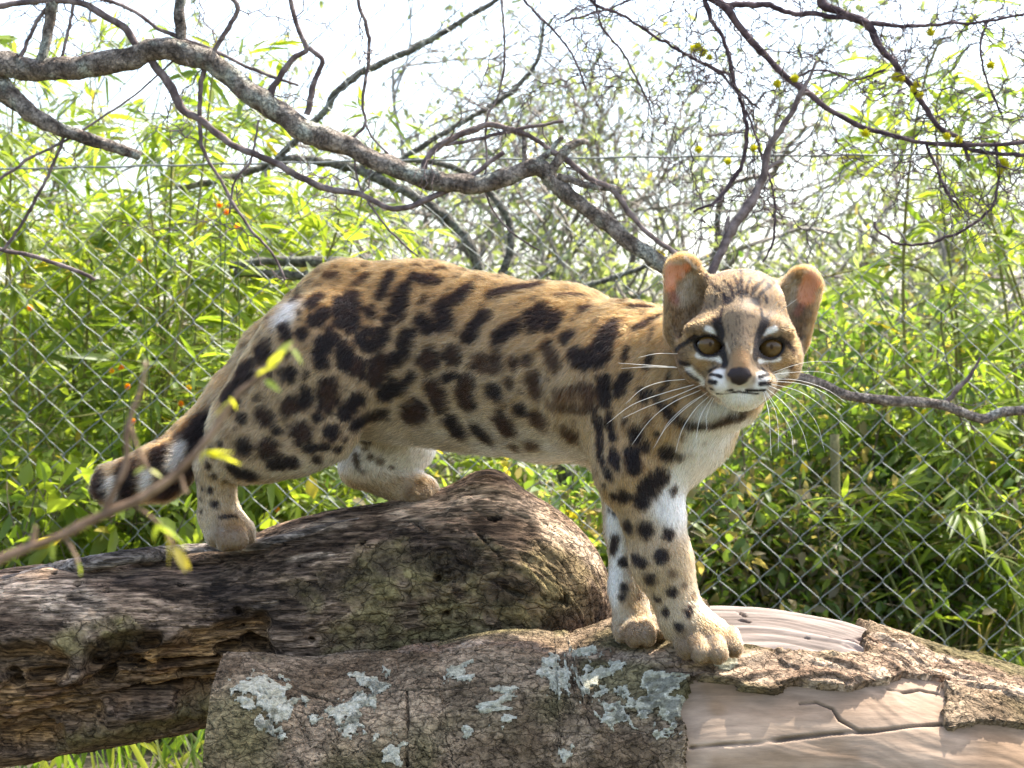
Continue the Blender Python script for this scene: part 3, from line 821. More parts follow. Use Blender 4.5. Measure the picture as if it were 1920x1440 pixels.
    def mark(txt, ox, oy, sc, col, soft=.28, strength=1.0, Y0=1.7, core=None, wob=.42, grow=None):
        if grow is None:
            grow = 1.0 if sc == 1 else (1.36 if sc < 4 else 1.0)
            if sc > 4 and max(col) < .13: grow = 1.55
        for item in txt.split(';'):
            v = [float(t) for t in item.split()]
            if len(v) < 3: continue
            r = v[-1] / sc * grow
            p3 = [project(bvh, ox + v[i] / sc, oy + v[i + 1] / sc, Y0) for i in range(0, len(v) - 1, 2)]
            Yq = np.mean([q[1] for q in p3])
            marks.append((p3, r * Yq / F, soft, np.array(col), strength, wob))
            if core and v[-1] >= core[0]:
                marks.append((p3, r * .55 * Yq / F, .6, np.array(core[1]), core[2], wob))
    WHITE, DARK, BROWN = (.82, .77, .69), (.014, .009, .008), (.10, .055, .03)
    GREY = (.25, .185, .125)
    # pale underside, chest, inner legs
    mark('650 862 800 850 38;800 850 1000 862 1100 905 36;1150 960 1150 1120 22', 0, 0, 1, (.78, .72, .62), .7, .95, wob=.3)
    mark('1345 800 1305 880 1265 950 50;1400 765 1345 800 45', 0, 0, 1, WHITE, .6, .9, wob=.2)
    mark('545 575 530 600 22', 0, 0, 1, WHITE, .7, .7)
    mark('680 800 720 830 22;760 800 860 835 24;940 830 1000 840 24', 0, 0, 1, (.50, .42, .32), .8, .6)
    mark('420 1000 460 1000 40;1290 1215 1370 1215 40;1175 1190 1235 1190 34;775 930 810 925 26', 0, 0, 1, GREY, .5, .95, wob=.1)
    mark('1325 1170 1370 1185 16;430 970 445 985 16;1180 1130 1200 1150 18;790 900 805 902 9', 0, 0, 1, (.40, .25, .12), .7, .6)
    R2 = (480, 440, 2.526)
    cr = (38, BROWN, .75)
    mark('200 270 190 310 22;300 290 270 330 28;290 410 320 370 32;460 290 450 430 36;405 320 400 400 36;540 360 30;640 190 590 290 24;700 260 665 370 38;750 200 840 220 32;850 165 910 165 13;1010 250 950 310 32;880 340 900 420 40;780 410 830 440 34;1080 390 1010 480 36;1130 285 1330 240 34;1400 215 1450 220 16;1430 290 1550 290 17;1560 355 36;1360 350 1330 420 36;1420 390 1400 430 33;1290 380 1300 400 24;1240 430 1150 490 33;1480 480 36;1510 560 1560 590 38;1690 440 1620 580 46;1520 590 1610 600 28', *R2, DARK, core=None)
    mark('340 190 380 200 22;520 200 480 230 22;1380 530 1420 620 30;1060 610 40;1140 580 1130 630 33;1220 610 28;1290 595 26;1200 700 26;1310 690 1330 740 36;1340 880 42;1310 1000 32;1490 950 42;1220 1000 26', *R2, (.030, .018, .013), .35, .95, core=(34, (.07, .04, .024), .5))
    mark('720 480 700 550 36;620 400 620 480 20;490 480 520 530 590 510 610 470 24;520 455 580 460 20;220 470 28;350 490 310 540 38;310 600 33;420 550 430 600 38;480 630 40;590 610 570 670 44;665 590 30;730 680 26;895 680 945 665 17;610 750 680 720 36;840 730 870 790 42;770 830 740 850 46;1000 700 1000 790 42;1130 750 36;150 660 34;235 750 240 790 28;345 720 340 790 42;480 780 420 840 33;165 815 42;295 865 24;215 940 48;360 940 36;550 860 470 900 28;600 850 28;100 925 20;60 1020 45;240 1015 330 1000 19;80 1090 170 1085 28;510 960 28;420 970 13;390 1015 18;290 1065 22;930 890 960 930 38;1060 930 1090 960 38;1170 880 1190 920 40;1250 830 32;130 440 140 480 26;40 860 40;820 590 50;935 570 42', *R2, DARK, core=(40, (.085, .047, .027), .5))
    mark('1420 760 1560 720 22;1580 740 1580 800 22;1400 810 1560 830 22', *R2, (.05, .03, .02), .4, .9)
    mark('1450 780 1540 780 26', *R2, (.13, .075, .042), .6, .7)
    mark('1640 690 1650 800 26;1620 900 1630 1050 1680 1150 16;1670 850 1690 960 16;1755 540 1745 590 13;1750 670 1720 740 26;1700 1060 28;1780 1060 1790 1100 33;1800 950 28;1740 1240 28;1690 1240 17;1650 1190 13;1890 1170 1820 1260 33;1610 820 1600 880 12', *R2, DARK)
    R1 = (1080, 440, 3.4286)
    mark('350 470 480 470 26;400 600 460 560 28;500 540 540 520 20;350 520 14;480 680 500 600 16;320 760 14;460 840 480 790 24;330 900 270 990 33;200 930 200 1080 26;550 990 18;420 1000 440 1060 23;560 1100 650 1190 760 1230 900 1210 1010 1165 1070 1150 27;400 1260 390 1300 38;520 1290 20;450 1370 28;340 1390 28;600 1400 42;150 1180 160 1380 18;210 1200 230 1290 20;640 1080 18;560 1100 470 1010 20;600 900 590 960 14', *R1, DARK)
    mark('70 1000 100 1050 38;740 1410 12;830 1340 11;680 1300 16', *R1, (.07, .04, .028), .5, .8)
    R4 = (1000, 800, 2.88)
    mark('370 0 350 100 400 270 13;430 130 450 220 18;540 140 545 210 30;600 105 19;545 40 24;720 140 33;790 170 20;690 275 620 310 40;590 340 580 400 27;760 345 24;500 380 24;430 380 17;440 470 14;410 450 11;510 540 33;605 555 36;730 580 30;545 710 590 735 26;690 700 32;630 830 27;750 895 24;670 930 19;840 1000 24;710 1000 19;785 1085 22;440 610 425 670 24;490 735 24;490 865 20;480 920 20;550 1090 9', *R4, DARK)
    mark('750 795 20;870 915 22;820 865 15;575 920 17', *R4, (.06, .035, .025), .5, .75)
    R3 = (100, 560, 2.526)
    mark('990 250 46;910 340 885 390 50;830 455 840 480 46;720 600 640 690 62;690 620 560 760 20;505 720 500 790 36;570 830 530 910 56;630 800 640 860 30;345 800 330 945 46;215 850 215 910 38;890 570 23;900 700 36;735 790 18;850 810 940 845 28;705 895 11;740 905 14;700 950 9;760 975 18;700 1005 11;790 1035 860 1030 9;760 840 14;820 860 11;790 690 14', *R3, DARK, .3)
    mark('820 640 18;880 1090 18;420 800 30', *R3, (.12, .07, .04), .5, .6)
    mark('1430 740 1440 800 12;1500 750 13;1550 770 16;1480 710 11;1600 800 10;1470 820 9', *R3, (.03, .02, .015), .4, .85)
    mark('600 700 560 790 24;440 830 430 900 22;270 860 280 940 18', *R3, WHITE, .5, .7)
    # face
    R7 = (1220, 460, 4.5)
    k = dict(Y0=HY - .04, wob=.15)
    mark('760 940 760 1050 80', *R7, (.36, .20, .085), .5, .9, **k)
    mark('450 990 380 950 60;1080 1010 1150 980 55;240 820 300 780 60;1230 800 60', *R7, (.44, .28, .13), .6, .7, **k)
    mark('480 705 570 735 26;960 735 1050 705 26;400 930 600 968 26;920 972 1080 958 24;560 1080 590 1190 60;950 1110 930 1190 55;740 1330 110;600 1280 900 1280 60;330 1050 430 1150 45;1060 1120 1130 1080 40', *R7, WHITE, .5, .95, **k)
    mark('640 830 665 900 15;875 855 850 905 14', *R7, (.45, .36, .25), .8, .8, **k)
    mark('560 640 590 740 600 830 620 940 630 1000 29;965 640 920 740 890 840 880 940 27;645 470 34;885 470 31;380 770 290 830 215 885 17;1090 785 1165 835 1205 895 15', *R7, DARK, .35, 1, **k)
    mark('245 985 325 1000 14;320 1080 400 1135 15;500 1090 590 1108 12;495 1150 545 1158 15;505 1210 690 1222 9;495 1065 545 1035 13;920 1112 990 1092 12;930 1168 1005 1160 14;810 1222 965 1222 9;945 1040 990 1085 13;1185 1020 14;560 1252 740 1234 910 1252 7;600 540 590 600 10;930 540 940 600 10', *R7, DARK, .4, 1, **k)
    mark('650 470 600 400 520 330 470 250 13;700 440 680 360 620 300 560 230 12;740 420 735 330 700 260 660 200 11;770 480 768 380 765 290 760 210 12;805 430 815 340 850 270 890 210 11;850 430 880 360 940 310 1000 260 12;890 470 930 410 990 360 1040 310 11;540 470 560 420 9;980 480 970 430 9', *R7[:2], 4.5000001, DARK, .5, 1, Y0=HY - .04, wob=.7, grow=1.35)
    mark('1100 215 1000 330 20', *R7, DARK, .4, 1, **k)
    mark('175 210 160 340 58;230 200 36;300 190 42;250 250 48;1345 290 1320 450 66;1390 330 40;1290 360 1280 450 50', *R7, (.60, .25, .12), .35, 1, **k)  # pink inner ear skin, with a backlit glow painted into the colour
    mark('330 300 260 470 66;300 420 70;1180 340 1150 470 80;1100 380 60', *R7, (.40, .33, .25), .7, .75, **k)
    mark('180 420 210 470 40;1240 570 1270 520 36', *R7, (.30, .13, .10), .6, .7, **k)
    mark('130 105 200 75 290 100 380 190 12;1300 165 1400 175 1455 215 12;1060 305 1160 225 1290 170 10', *R7, (.66, .58, .50), .8, .8, **k)
    mark('700 1080 800 1080 34;720 1130 780 1130 34;750 1165 18;660 1090 12;840 1095 12', *R7, (.035, .022, .02), .25, 1, **k)
    bald = [('175 200 160 330 60;240 190 36;290 190 34;245 245 36;1345 290 1320 450 70;1390 330 40;1295 370 1285 450 40', .45), ('700 1080 800 1080 40;720 1130 780 1130 38;750 1165 22', .25)]
    bald3 = []
    for txt, sf in bald:
        for item in txt.split(';'):
            v = [float(t) for t in item.split()]
            bald3.append(([project(bvh, R7[0] + v[i] / 4.5, R7[1] + v[i + 1] / 4.5, HY - .04) for i in range(0, len(v) - 1, 2)], v[-1] / 4.5 * HY / F, sf))
    hcen = P(1388, 620, HY)
    def lens(Q):
        """distance in photo pixels outside the eye openings, for points on the face"""
        b = np.full(len(Q), 99.0)
        pq = pix(Q); near = Q[:, 1] < HY - 5 * s
        for x, y, tilt in eyes:
            t = math.radians(tilt); dx, dz = pq[:, 0] - x, y - pq[:, 1]
            u = dx * math.cos(t) + dz * math.sin(t); w = -dx * math.sin(t) + dz * math.cos(t)
            hw, hu, hb_ = 25.0, 14.0, 19.0; Ru = (hw * hw + hu * hu) / (2 * hu); Rl = (hw * hw + hb_ * hb_) / (2 * hb_)
            b = np.where(near, np.minimum(b, np.maximum(np.hypot(u, w - (hu - Ru)) - Ru, np.hypot(u, w + (hb_ - Rl)) - Rl)), b)
        return b
    def coat(Q, Nq, rnd):
        pq = pix(Q)
        up = smooth(.30, .46, Q[:, 2])[:, None]
        dors = (smooth(-.2, .8, Nq[:, 2]) * smooth(.42, .50, Q[:, 2]))[:, None]
        c = np.array([.47, .36, .245]) * (1 - dors) + np.array([.45, .27, .125]) * dors
        lg = (1 - smooth(.38, .46, Q[:, 2]))[:, None] * .8
        c = c * (1 - lg) + np.array([.50, .41, .30]) * lg
        front = smooth(-.02, .14, Q[:, 0])[:, None] * up
        c = c * (1 - front * .5) + np.array([.45, .275, .125]) * front * .5
        hd = (1 - smooth(.055, .078, np.linalg.norm(Q - hcen, axis=1)))[:, None]
        c = c * (1 - hd) + np.array([.235, .163, .095]) * hd
        under = (smooth(.25, .8, -Nq[:, 2]) * smooth(.435, .455, Q[:, 2]) * (1 - hd[:, 0]) * .8)[:, None]
        c = c * (1 - under * .8) + np.array([.76, .70, .60]) * under * .8
        # side turned away from the camera: its own scattered spots
        away = smooth(-.05, .25, Nq @ np.array([0, 1.0, 0]))
        w1, w2, cid = worley(Q[:, 0] * 34, Q[:, 2] * 34 + 5)
        sp = ((1 - smooth(.26, .40, w1)) * away * (1 - under[:, 0]))[:, None]
        c = c * (1 - sp) + np.array(DARK) * sp
        gs = (smooth(.02, .5, noise3(Q[:, 0] * 620, Q[:, 1] * 420, Q[:, 2] * 210)) * hd[:, 0] * .62)[:, None]
        c = c * (1 - gs) + np.array([.05, .033, .022]) * gs
        nz = .9 * noise3(Q[:, 0] * 150, Q[:, 1] * 150, Q[:, 2] * 150) + .7 * noise3(Q[:, 0] * 330, Q[:, 1] * 330, Q[:, 2] * 330)
        gap = np.full(len(Q), 9.0)
        for p3, r, soft, col, stg, wob in marks:
            cc = np.mean(p3, 0); reach = max(np.abs(q - cc).max() for q in p3) + r * (1 + soft + wob) + .007
            m = np.where((np.abs(Q[:, 0] - cc[0]) < reach) & (np.abs(Q[:, 2] - cc[2]) < reach) & (np.abs(Q[:, 1] - cc[1]) < reach))[0]
            if not len(m): continue
            d = stroke_dist(Q[m], p3) + nz[m] * wob * min(r, .012)
            if col.max() < .13: gap[m] = np.minimum(gap[m], d - r)
            a = ((1 - smooth(r * (1 - soft), r * (1 + soft), d)) * stg)[:, None]
            c[m] = c[m] * (1 - a) + col * a
        # small filler spots where the coat is still plain
        near = (1 - away) * smooth(.095, .11, np.linalg.norm(Q - hcen, axis=1)) * smooth(.425, .445, Q[:, 2]) * smooth(.0035, .0060, gap) * (1 - smooth(.52, .6, c[:, 2] / c[:, 0] * smooth(.3, .5, c[:, 0])) )
        f1, f2, fid = worley(Q[:, 0] * 62 + nz * .12, Q[:, 2] * 62 + Q[:, 1] * 30 + nz * .12, 17)
        fs = ((1 - smooth(.20, .34, f1)) * near * (fid > .25) * .9)[:, None]
        c = c * (1 - fs) + np.array([.03, .02, .015]) * fs
        ln_ = (1 - smooth(4.0, 8.5, lens(Q)))[:, None]
        c = c * (1 - ln_) + np.array([.016, .011, .010]) * ln_
        return c * rnd[:, None]
    def bald_mask(Q):
        b = np.zeros(len(Q))
        for p3, r, sf in bald3:
            b = np.maximum(b, 1 - smooth(r * (1 - sf), r * (1 + sf), stroke_dist(Q, p3)))
        b = np.maximum(b, 1 - smooth(1.5, 4, lens(Q)))
        return b
    root = thing('spotted_cat', 'spotted wild cat with tan rosette coat standing across both logs, looking at the viewer', 'cat', tuple(P(1330, 1248, 1.618)))
    O = np.array(root.location)
    skin, nt, out = new_mat('cat skin')
    b = N(nt, 'ShaderNodeBsdfPrincipled'); at = N(nt, 'ShaderNodeAttribute', attribute_name='coat')
    b.inputs['Roughness'].default_value = .6; b.inputs['Specular IOR Level'].default_value = .25
    b.inputs['Subsurface Weight'].default_value = .25; b.inputs['Subsurface Radius'].default_value = (1, .35, .2); b.inputs['Subsurface Scale'].default_value = .004
    tc = N(nt, 'ShaderNodeTexCoord'); n2 = N(nt, 'ShaderNodeTexNoise'); n2.inputs['Scale'].default_value = 900; bm = N(nt, 'ShaderNodeBump'); bm.inputs['Strength'].default_value = .25; bm.inputs['Distance'].default_value = .001
    nt.links.new(tc.outputs['Object'], n2.inputs['Vector']); nt.links.new(n2.outputs['Fac'], bm.inputs['Height']); nt.links.new(bm.outputs[0], b.inputs['Normal'])
    nt.links.new(at.outputs['Color'], b.inputs['Base Color']); nt.links.new(b.outputs[0], out.inputs['Surface'])
    add('body', mesh_np('body', V - O, Fq, coat(V, VN, np.full(len(V), .8)), attr='coat'), skin, root)
    # ---------- fur
    NH = 430000
    cen = V[tri].mean(1)
    dens = np.ones(len(tri)); inh = np.linalg.norm(cen - hcen, axis=1) < .085
    dens[inh] = 3.2
    dens[(hl[tri].mean(1) < .0065) & ~inh] = 1.9
    away_t = (fn[:, 1] / np.maximum(np.linalg.norm(fn, axis=1), 1e-12)) > .45
    dens[away_t] *= .55
    wt = area * dens
    ti = RNG.choice(len(tri), NH, p=wt / wt.sum())
    r1 = np.sqrt(RNG.random(NH)); r2 = RNG.random(NH)
    bc = np.stack([1 - r1, r1 * (1 - r2), r1 * r2], 1)
    def interp(a): return (a[tri[ti]] * (bc[:, :, None] if a.ndim == 2 else bc)).sum(1)
    R0 = interp(V); NR = interp(VN); NR /= np.linalg.norm(NR, axis=1)[:, None]
    FL = interp(flow); L = interp(hl); LF = interp(lift)
    bl = bald_mask(R0)
    keep = (bl * .9 < RNG.random(NH)) & (L > .0012)
    R0, NR, FL, L, LF, inhd = R0[keep], NR[keep], FL[keep], L[keep], LF[keep], inh[ti][keep]
    n = len(R0)
    cl = np.stack([noise3(R0[:, 0] * 95 + o, R0[:, 1] * 95, R0[:, 2] * 95) for o in (0, 31.7, 77.1)], 1)
    FL = FL / np.maximum(np.linalg.norm(FL, axis=1), 1e-9)[:, None] + .48 * cl + .20 * RNG.normal(size=(n, 3))
    T = FL - NR * (FL * NR).sum(1)[:, None]; T /= np.maximum(np.linalg.norm(T, axis=1), 1e-6)[:, None]
    LF = np.clip(LF + .10 * RNG.normal(size=n) + .12 * cl[:, 0], .05, .9)
    L = L * (.65 + .5 * RNG.random(n)) * (1 + .25 * cl[:, 1])
    d0 = NR * (LF * 1.25)[:, None] + T * (1 - LF * .6)[:, None]; d0 /= np.linalg.norm(d0, axis=1)[:, None]
    d1 = NR * (LF * .35)[:, None] + T; d1 /= np.linalg.norm(d1, axis=1)[:, None]; d1[:, 2] -= .12
    p0 = R0 - NR * .0004
    p1 = p0 + d0 * (L * .36)[:, None]
    p2 = p1 + (d0 * .5 + d1 * .5) * (L * .34)[:, None]
    p3 = p2 + d1 * (L * .34)[:, None]
    pts = np.stack([p0, p1, p2, p3], 1).reshape(-1, 3) - O
    rnd = .42 + .85 * RNG.random(n) + .7 * (RNG.random(n) < .10)
    jt = RNG.normal(0, .0011, (n, 3)) * np.where(inhd, .45, 1.0)[:, None]
    colA = coat(R0 + jt + T * (L * .25)[:, None], NR, np.ones(n)); colB = coat(R0 + jt + T * (L * .80)[:, None], NR, np.ones(n))
    gz_ = 1 + .42 * noise3(R0[:, 0] * 260, R0[:, 1] * 260, R0[:, 2] * 260) + .25 * noise3(R0[:, 0] * 90, R0[:, 1] * 90, R0[:, 2] * 90)
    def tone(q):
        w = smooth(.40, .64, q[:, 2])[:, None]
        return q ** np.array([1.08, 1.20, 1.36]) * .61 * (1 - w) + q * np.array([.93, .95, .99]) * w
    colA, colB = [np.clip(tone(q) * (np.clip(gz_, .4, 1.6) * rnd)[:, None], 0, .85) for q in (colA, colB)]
    hc_ = bpy.data.hair_curves.new('fur')
    hc_.add_curves([4] * n)
    hc_.position_data.foreach_set('vector', pts.astype(np.float32).ravel())
    ra = hc_.attributes.get('radius') or hc_.attributes.new('radius', 'FLOAT', 'POINT')
    rad = np.where(inhd, .00010, .00016)[:, None] * np.array([1, .95, .7, .2])[None, :]
    ra.data.foreach_set('value', rad.astype(np.float32).ravel())
    ca = hc_.attributes.new('coat', 'FLOAT_COLOR', 'POINT')
    cp = np.ones((n, 4, 4), dtype=np.float32); cp[:, 0, :3] = colA; cp[:, 1, :3] = colA; cp[:, 2, :3] = (colA + colB) / 2; cp[:, 3, :3] = colB
    ca.data.foreach_set('color', cp.ravel())
    fur, nt, out = new_mat('cat fur')
    at = N(nt, 'ShaderNodeAttribute', attribute_name='coat')
    hb = N(nt, 'ShaderNodeBsdfHairPrincipled')
    hb.model = 'CHIANG'; hb.parametrization = 'COLOR'
    hb.inputs['IOR'].default_value = 1.42; hb.inputs['Roughness'].default_value = .45; hb.inputs['Radial Roughness'].default_value = .65
    nt.links.new(at.outputs['Color'], hb.inputs['Color']); nt.links.new(hb.outputs[0], out.inputs['Surface'])
    hc_.materials.append(fur)
    fo = bpy.data.objects.new('fur', hc_); COL.objects.link(fo); fo.parent = root
    # ---------- eyes
    def cap_mesh(r, ang, nm):
        u = np.linspace(0, ang, 14); w = np.linspace(0, 2 * math.pi, 32, endpoint=False)
        U, W = np.meshgrid(u, w, indexing='ij')
        Vc = np.stack([np.sin(U) * np.cos(W), -np.cos(U), np.sin(U) * np.sin(W)], -1).reshape(-1, 3) * r
        Fc = np.array([[i * 32 + j, i * 32 + (j + 1) % 32, (i + 1) * 32 + (j + 1) % 32, (i + 1) * 32 + j] for i in range(13) for j in range(32)])
        tt = (U / ang).ravel()[:, None]; an = W.ravel()
        return Vc, Fc, tt, an
    eye_dark = plain_mat('dark eyeball', (.018, .012, .01), .15, 0, .5, 1.0)
    pupil_m = plain_mat('pupil', (.045, .024, .009), .5, 0, .1, 0)
    iris_m, nt, out = new_mat('amber iris')
    b = N(nt, 'ShaderNodeBsdfPrincipled'); at = N(nt, 'ShaderNodeAttribute', attribute_name='tint')
    b.inputs['Roughness'].default_value = .25; b.inputs['Coat Weight'].default_value = .3; b.inputs['Specular IOR Level'].default_value = .2; b.inputs['Coat Roughness'].default_value = .04
    nt.links.new(at.outputs['Color'], b.inputs['Base Color']); nt.links.new(b.outputs[0], out.inputs['Surface'])
    for x, y, tilt in eyes:
        Yq = HY - 48 * s; r = 27 * s
        c = P(x, y, Yq) - O
        Vc, Fc, tt, an = cap_mesh(r, math.pi * .98, 'e')
        e = add('eye', mesh_np('eye', Vc, Fc), eye_dark, root); e.location = c
        Vc, Fc, tt, an = cap_mesh(r * 1.012, math.radians(50), 'i')
        streak = (.85 + .25 * noise3(an * 6, tt[:, 0] * 3, tt[:, 0] * 0))[:, None]
        ic = (np.array([.10, .05, .014]) * (1 - tt) + np.array([.135, .078, .024]) * tt) * streak
        ic = ic * (1 - smooth(.86, 1, tt) * .9)
        i_ = add('iris', mesh_np('iris', Vc, Fc, ic), iris_m, e)
        Vc, Fc, tt, an = cap_mesh(r * 1.022, math.radians(8), 'p')
        add('pupil', mesh_np('pupil', Vc * np.array([.8, 1, 1.15]), Fc), pupil_m, e)
    # ---------- whiskers
    wm = plain_mat('whisker', (.80, .76, .68), .35, 0, .5)
    W = ['660 765 520 765 400 790', '650 855 470 850 290 860', '640 850 450 838 270 825', '700 930 560 945 430 990 320 1085', '760 965 560 1020 360 1095 200 1215', '820 960 620 1045 450 1110 300 1180', '800 1000 620 1080 480 1190 360 1350',
         '850 1010 700 1120 580 1240 500 1370', '855 1040 760 1130 680 1260 640 1400', '880 1040 800 1170 770 1330', '890 1045 840 1160 842 1260', '840 1020 720 1090 600 1200 545 1290',
         '1250 900 1400 885 1550 880 1690 910', '1260 890 1400 840 1530 815 1680 822', '1250 940 1450 960 1600 1020 1720 1110', '1240 955 1450 1015 1650 1160 1790 1300', '1230 965 1400 1050 1540 1200 1600 1400', '1225 985 1350 1095 1450 1250 1500 1420',
         '1215 995 1300 1120 1380 1260 1400 1430', '1205 1000 1240 1150 1250 1330 1255 1420', '1210 995 1280 1130 1300 1260 1300 1390', '1245 930 1420 935 1600 990 1740 1080', '1420 415 1370 450 1310 500', '1300 425 1270 460 1245 510']
    for t in W:
        v = [float(q) for q in t.split()]; pp_ = [(R1[0] + v[i] / R1[2], R1[1] + v[i + 1] / R1[2]) for i in range(0, len(v), 2)]
        brow = pp_[0][1] < 600
        if brow: pp_ = pp_[::-1]
        b0 = project(bvh, *pp_[0], HY - .03)
        if b0[1] > HY: b0 = P(*pp_[0], HY - .02)
        p3_ = [b0 + np.array([0, .002, 0])] + [P(*q, b0[1] - .004 - .006 * i) for i, q in enumerate(pp_[1:], 1)]
        Cw = catmull(np.array(p3_), 26)
        Vw, Fw = tube(Cw, np.linspace(.00024, .00008, 26), 5)
        add('whisker', mesh_np('whisker', shift(Vw, O), Fw), wm, root)
    print('cat', len(V), 'verts', n, 'hairs')
    return bvh
import time as _t
_t0 = _t.time()
bvh_cat = build_cat()
print('cat time', _t.time() - _t0)

# ------------------------------------------------------------------ chain link fence
wire_mat = plain_mat('galvanised wire', (.27, .28, .26), .55, .5, .5, 0, 90, .3)
def build_fence():
    FL_, FR_ = P(0, 720, 2.93), P(1920, 720, 2.73)
    dirv = (FR_ - FL_); dirv[2] = 0; W0 = np.linalg.norm(dirv); dirv /= W0
    ang = math.atan2(dirv[1], dirv[0])
    base = FL_.copy(); base[2] = 0
    root = thing('chain_link_fence', 'galvanised chain link fence with diamond mesh behind the cat', 'fence', tuple(base))
    root.rotation_euler = (0, 0, ang)
    p = .0585; h = p / 2; r = .00078
    top = 2.1
    nseg = int(top / h)
    def zig(phase, jit):
        pts = []
        rg = np.random.default_rng(jit)
        for k in range(nseg + 1):
            s_ = 1 if (k + phase) % 2 else -1
            z = k * h
            jx, jz = rg.normal(0, .0009, 2)
            # rounded bend that hooks over the neighbour
            for q, (ox, oz, oy) in enumerate(((-.0055, -.0052, .0014 * s_), (-.001, 0, 0), (-.0055, .0052, -.0014 * s_))):
                pts.append((s_ * (h / 2 + .0022 + ox) + jx, oy, z + oz + jz))
        return np.array(pts)
    meshes = []
    for ph in (0, 1):
        for v in range(3):
            C = zig(ph, v * 2 + ph); V, Fs = tube(C, np.full(len(C), r), 5)
            meshes.append(mesh_np('wire', V, Fs))
    n0, n1 = int(-.45 / h), int((W0 + .45) / h)
    for i in range(n0, n1 + 1):
        o = add('wire', meshes[(i % 2) * 3 + (i * 7) % 3], wire_mat, root)
        o.location = (i * h, 0, .012)
    # tension wire tied along the mesh
    zt = CZ + (720 - 318) / F * 2.93
    xs = np.linspace(-.45, W0 + .45, 160)
    C = np.stack([xs, -.003 + 0 * xs, zt + .004 * np.sin(xs * 2.1) + .0008 * np.sin(xs * 60)], 1)
    V, Fs = tube(C, np.full(160, .0017), 6)
    add('tension_wire', mesh_np('tension_wire', V, Fs), wire_mat, root)
    for x in (-.47, W0 + .47):
        V, Fs = tube(np.array([[x, 0, 0], [x, 0, 1.1], [x, 0, 2.2]]), [.024] * 3, 14)
        add('post', mesh_np('post', V, Fs), wire_mat, root)
build_fence()

# ------------------------------------------------------------------ foliage
leaf_m = leaf_mat('green leaf')
twig_m = attr_surface('twig bark', nscale=160, namt=.35, bump=.4, bscale=300)
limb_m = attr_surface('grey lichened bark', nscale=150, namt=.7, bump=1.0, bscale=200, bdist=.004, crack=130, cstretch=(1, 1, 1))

def leaf_cloud(base, dirn, nrm, L, W, droop=.25):
    """many pointed leaves: arrays (n,3),(n,3),(n,3),(n,),(n,) -> V, F"""
    n = len(base)
    d = dirn / np.linalg.norm(dirn, axis=1)[:, None]
    side = np.cross(d, nrm); side /= np.maximum(np.linalg.norm(side, axis=1), 1e-6)[:, None]
    up = np.cross(side, d)
    V = np.zeros((n, 8, 3)); L = L[:, None]; W = W[:, None]
    dz = np.array([0, 0, -1.0])[None, :]
    a = base + d * L * .28 + dz * L * droop * .06; b = base + d * L * .62 + dz * L * droop * .3; t = base + d * L + dz * L * droop * .8
    V[:, 0] = base; V[:, 1] = a + side * W * .5 + up * W * .16; V[:, 2] = a - side * W * .5 + up * W * .16
    V[:, 3] = b + side * W * .40 + up * W * .12; V[:, 4] = b - side * W * .40 + up * W * .12; V[:, 5] = t
    V[:, 6] = a; V[:, 7] = b
    o = np.arange(n)[:, None] * 8
    tri = np.concatenate([o + np.array([[0, 1, 6]]), o + np.array([[0, 6, 2]]), o + np.array([[3, 5, 7]]), o + np.array([[7, 5, 4]])])
    quad = np.concatenate([o + np.array([[1, 3, 7, 6]]), o + np.array([[6, 7, 4, 2]])])
    return V.reshape(-1, 3), [tri, quad]

def leaf_tints(n, c0, c1, rng, yellow=0.0):
    k = rng.random((n, 1)); c = np.array(c0) * (1 - k) + np.array(c1) * k
    if yellow:
        y = rng.random(n) < yellow
        c[y] = np.array([.30, .25, .04])
    c *= (.75 + .5 * rng.random((n, 1)))
    return np.repeat(c, 8, 0)

BAM = ((.11, .17, .03), (.23, .28, .045))
SHR = ((.075, .135, .035), (.18, .235, .055))
HAZE_PALE = ((.13, .165, .10), (.20, .235, .145))  # distant leaf tint, lightened in the colour to stand in for haze

bam_leaf_meshes = []
def make_bamboo_leaf_meshes():
    rg = np.random.default_rng(3)
    for k in range(6):
        V, Fs = leaf_cloud(np.zeros((1, 3)), np.array([[0, 1.0, 0]]), np.array([[0, 0, 1.0]]), np.array([1.0]), np.array([.12 + .025 * (k % 3)]), .15 + .12 * (k % 2))
        bam_leaf_meshes.append(mesh_np('leaf', V, Fs, leaf_tints(1, *BAM, rg, .0) * 1.1))
        bam_leaf_meshes[-1].materials.append(leaf_m)
make_bamboo_leaf_meshes()

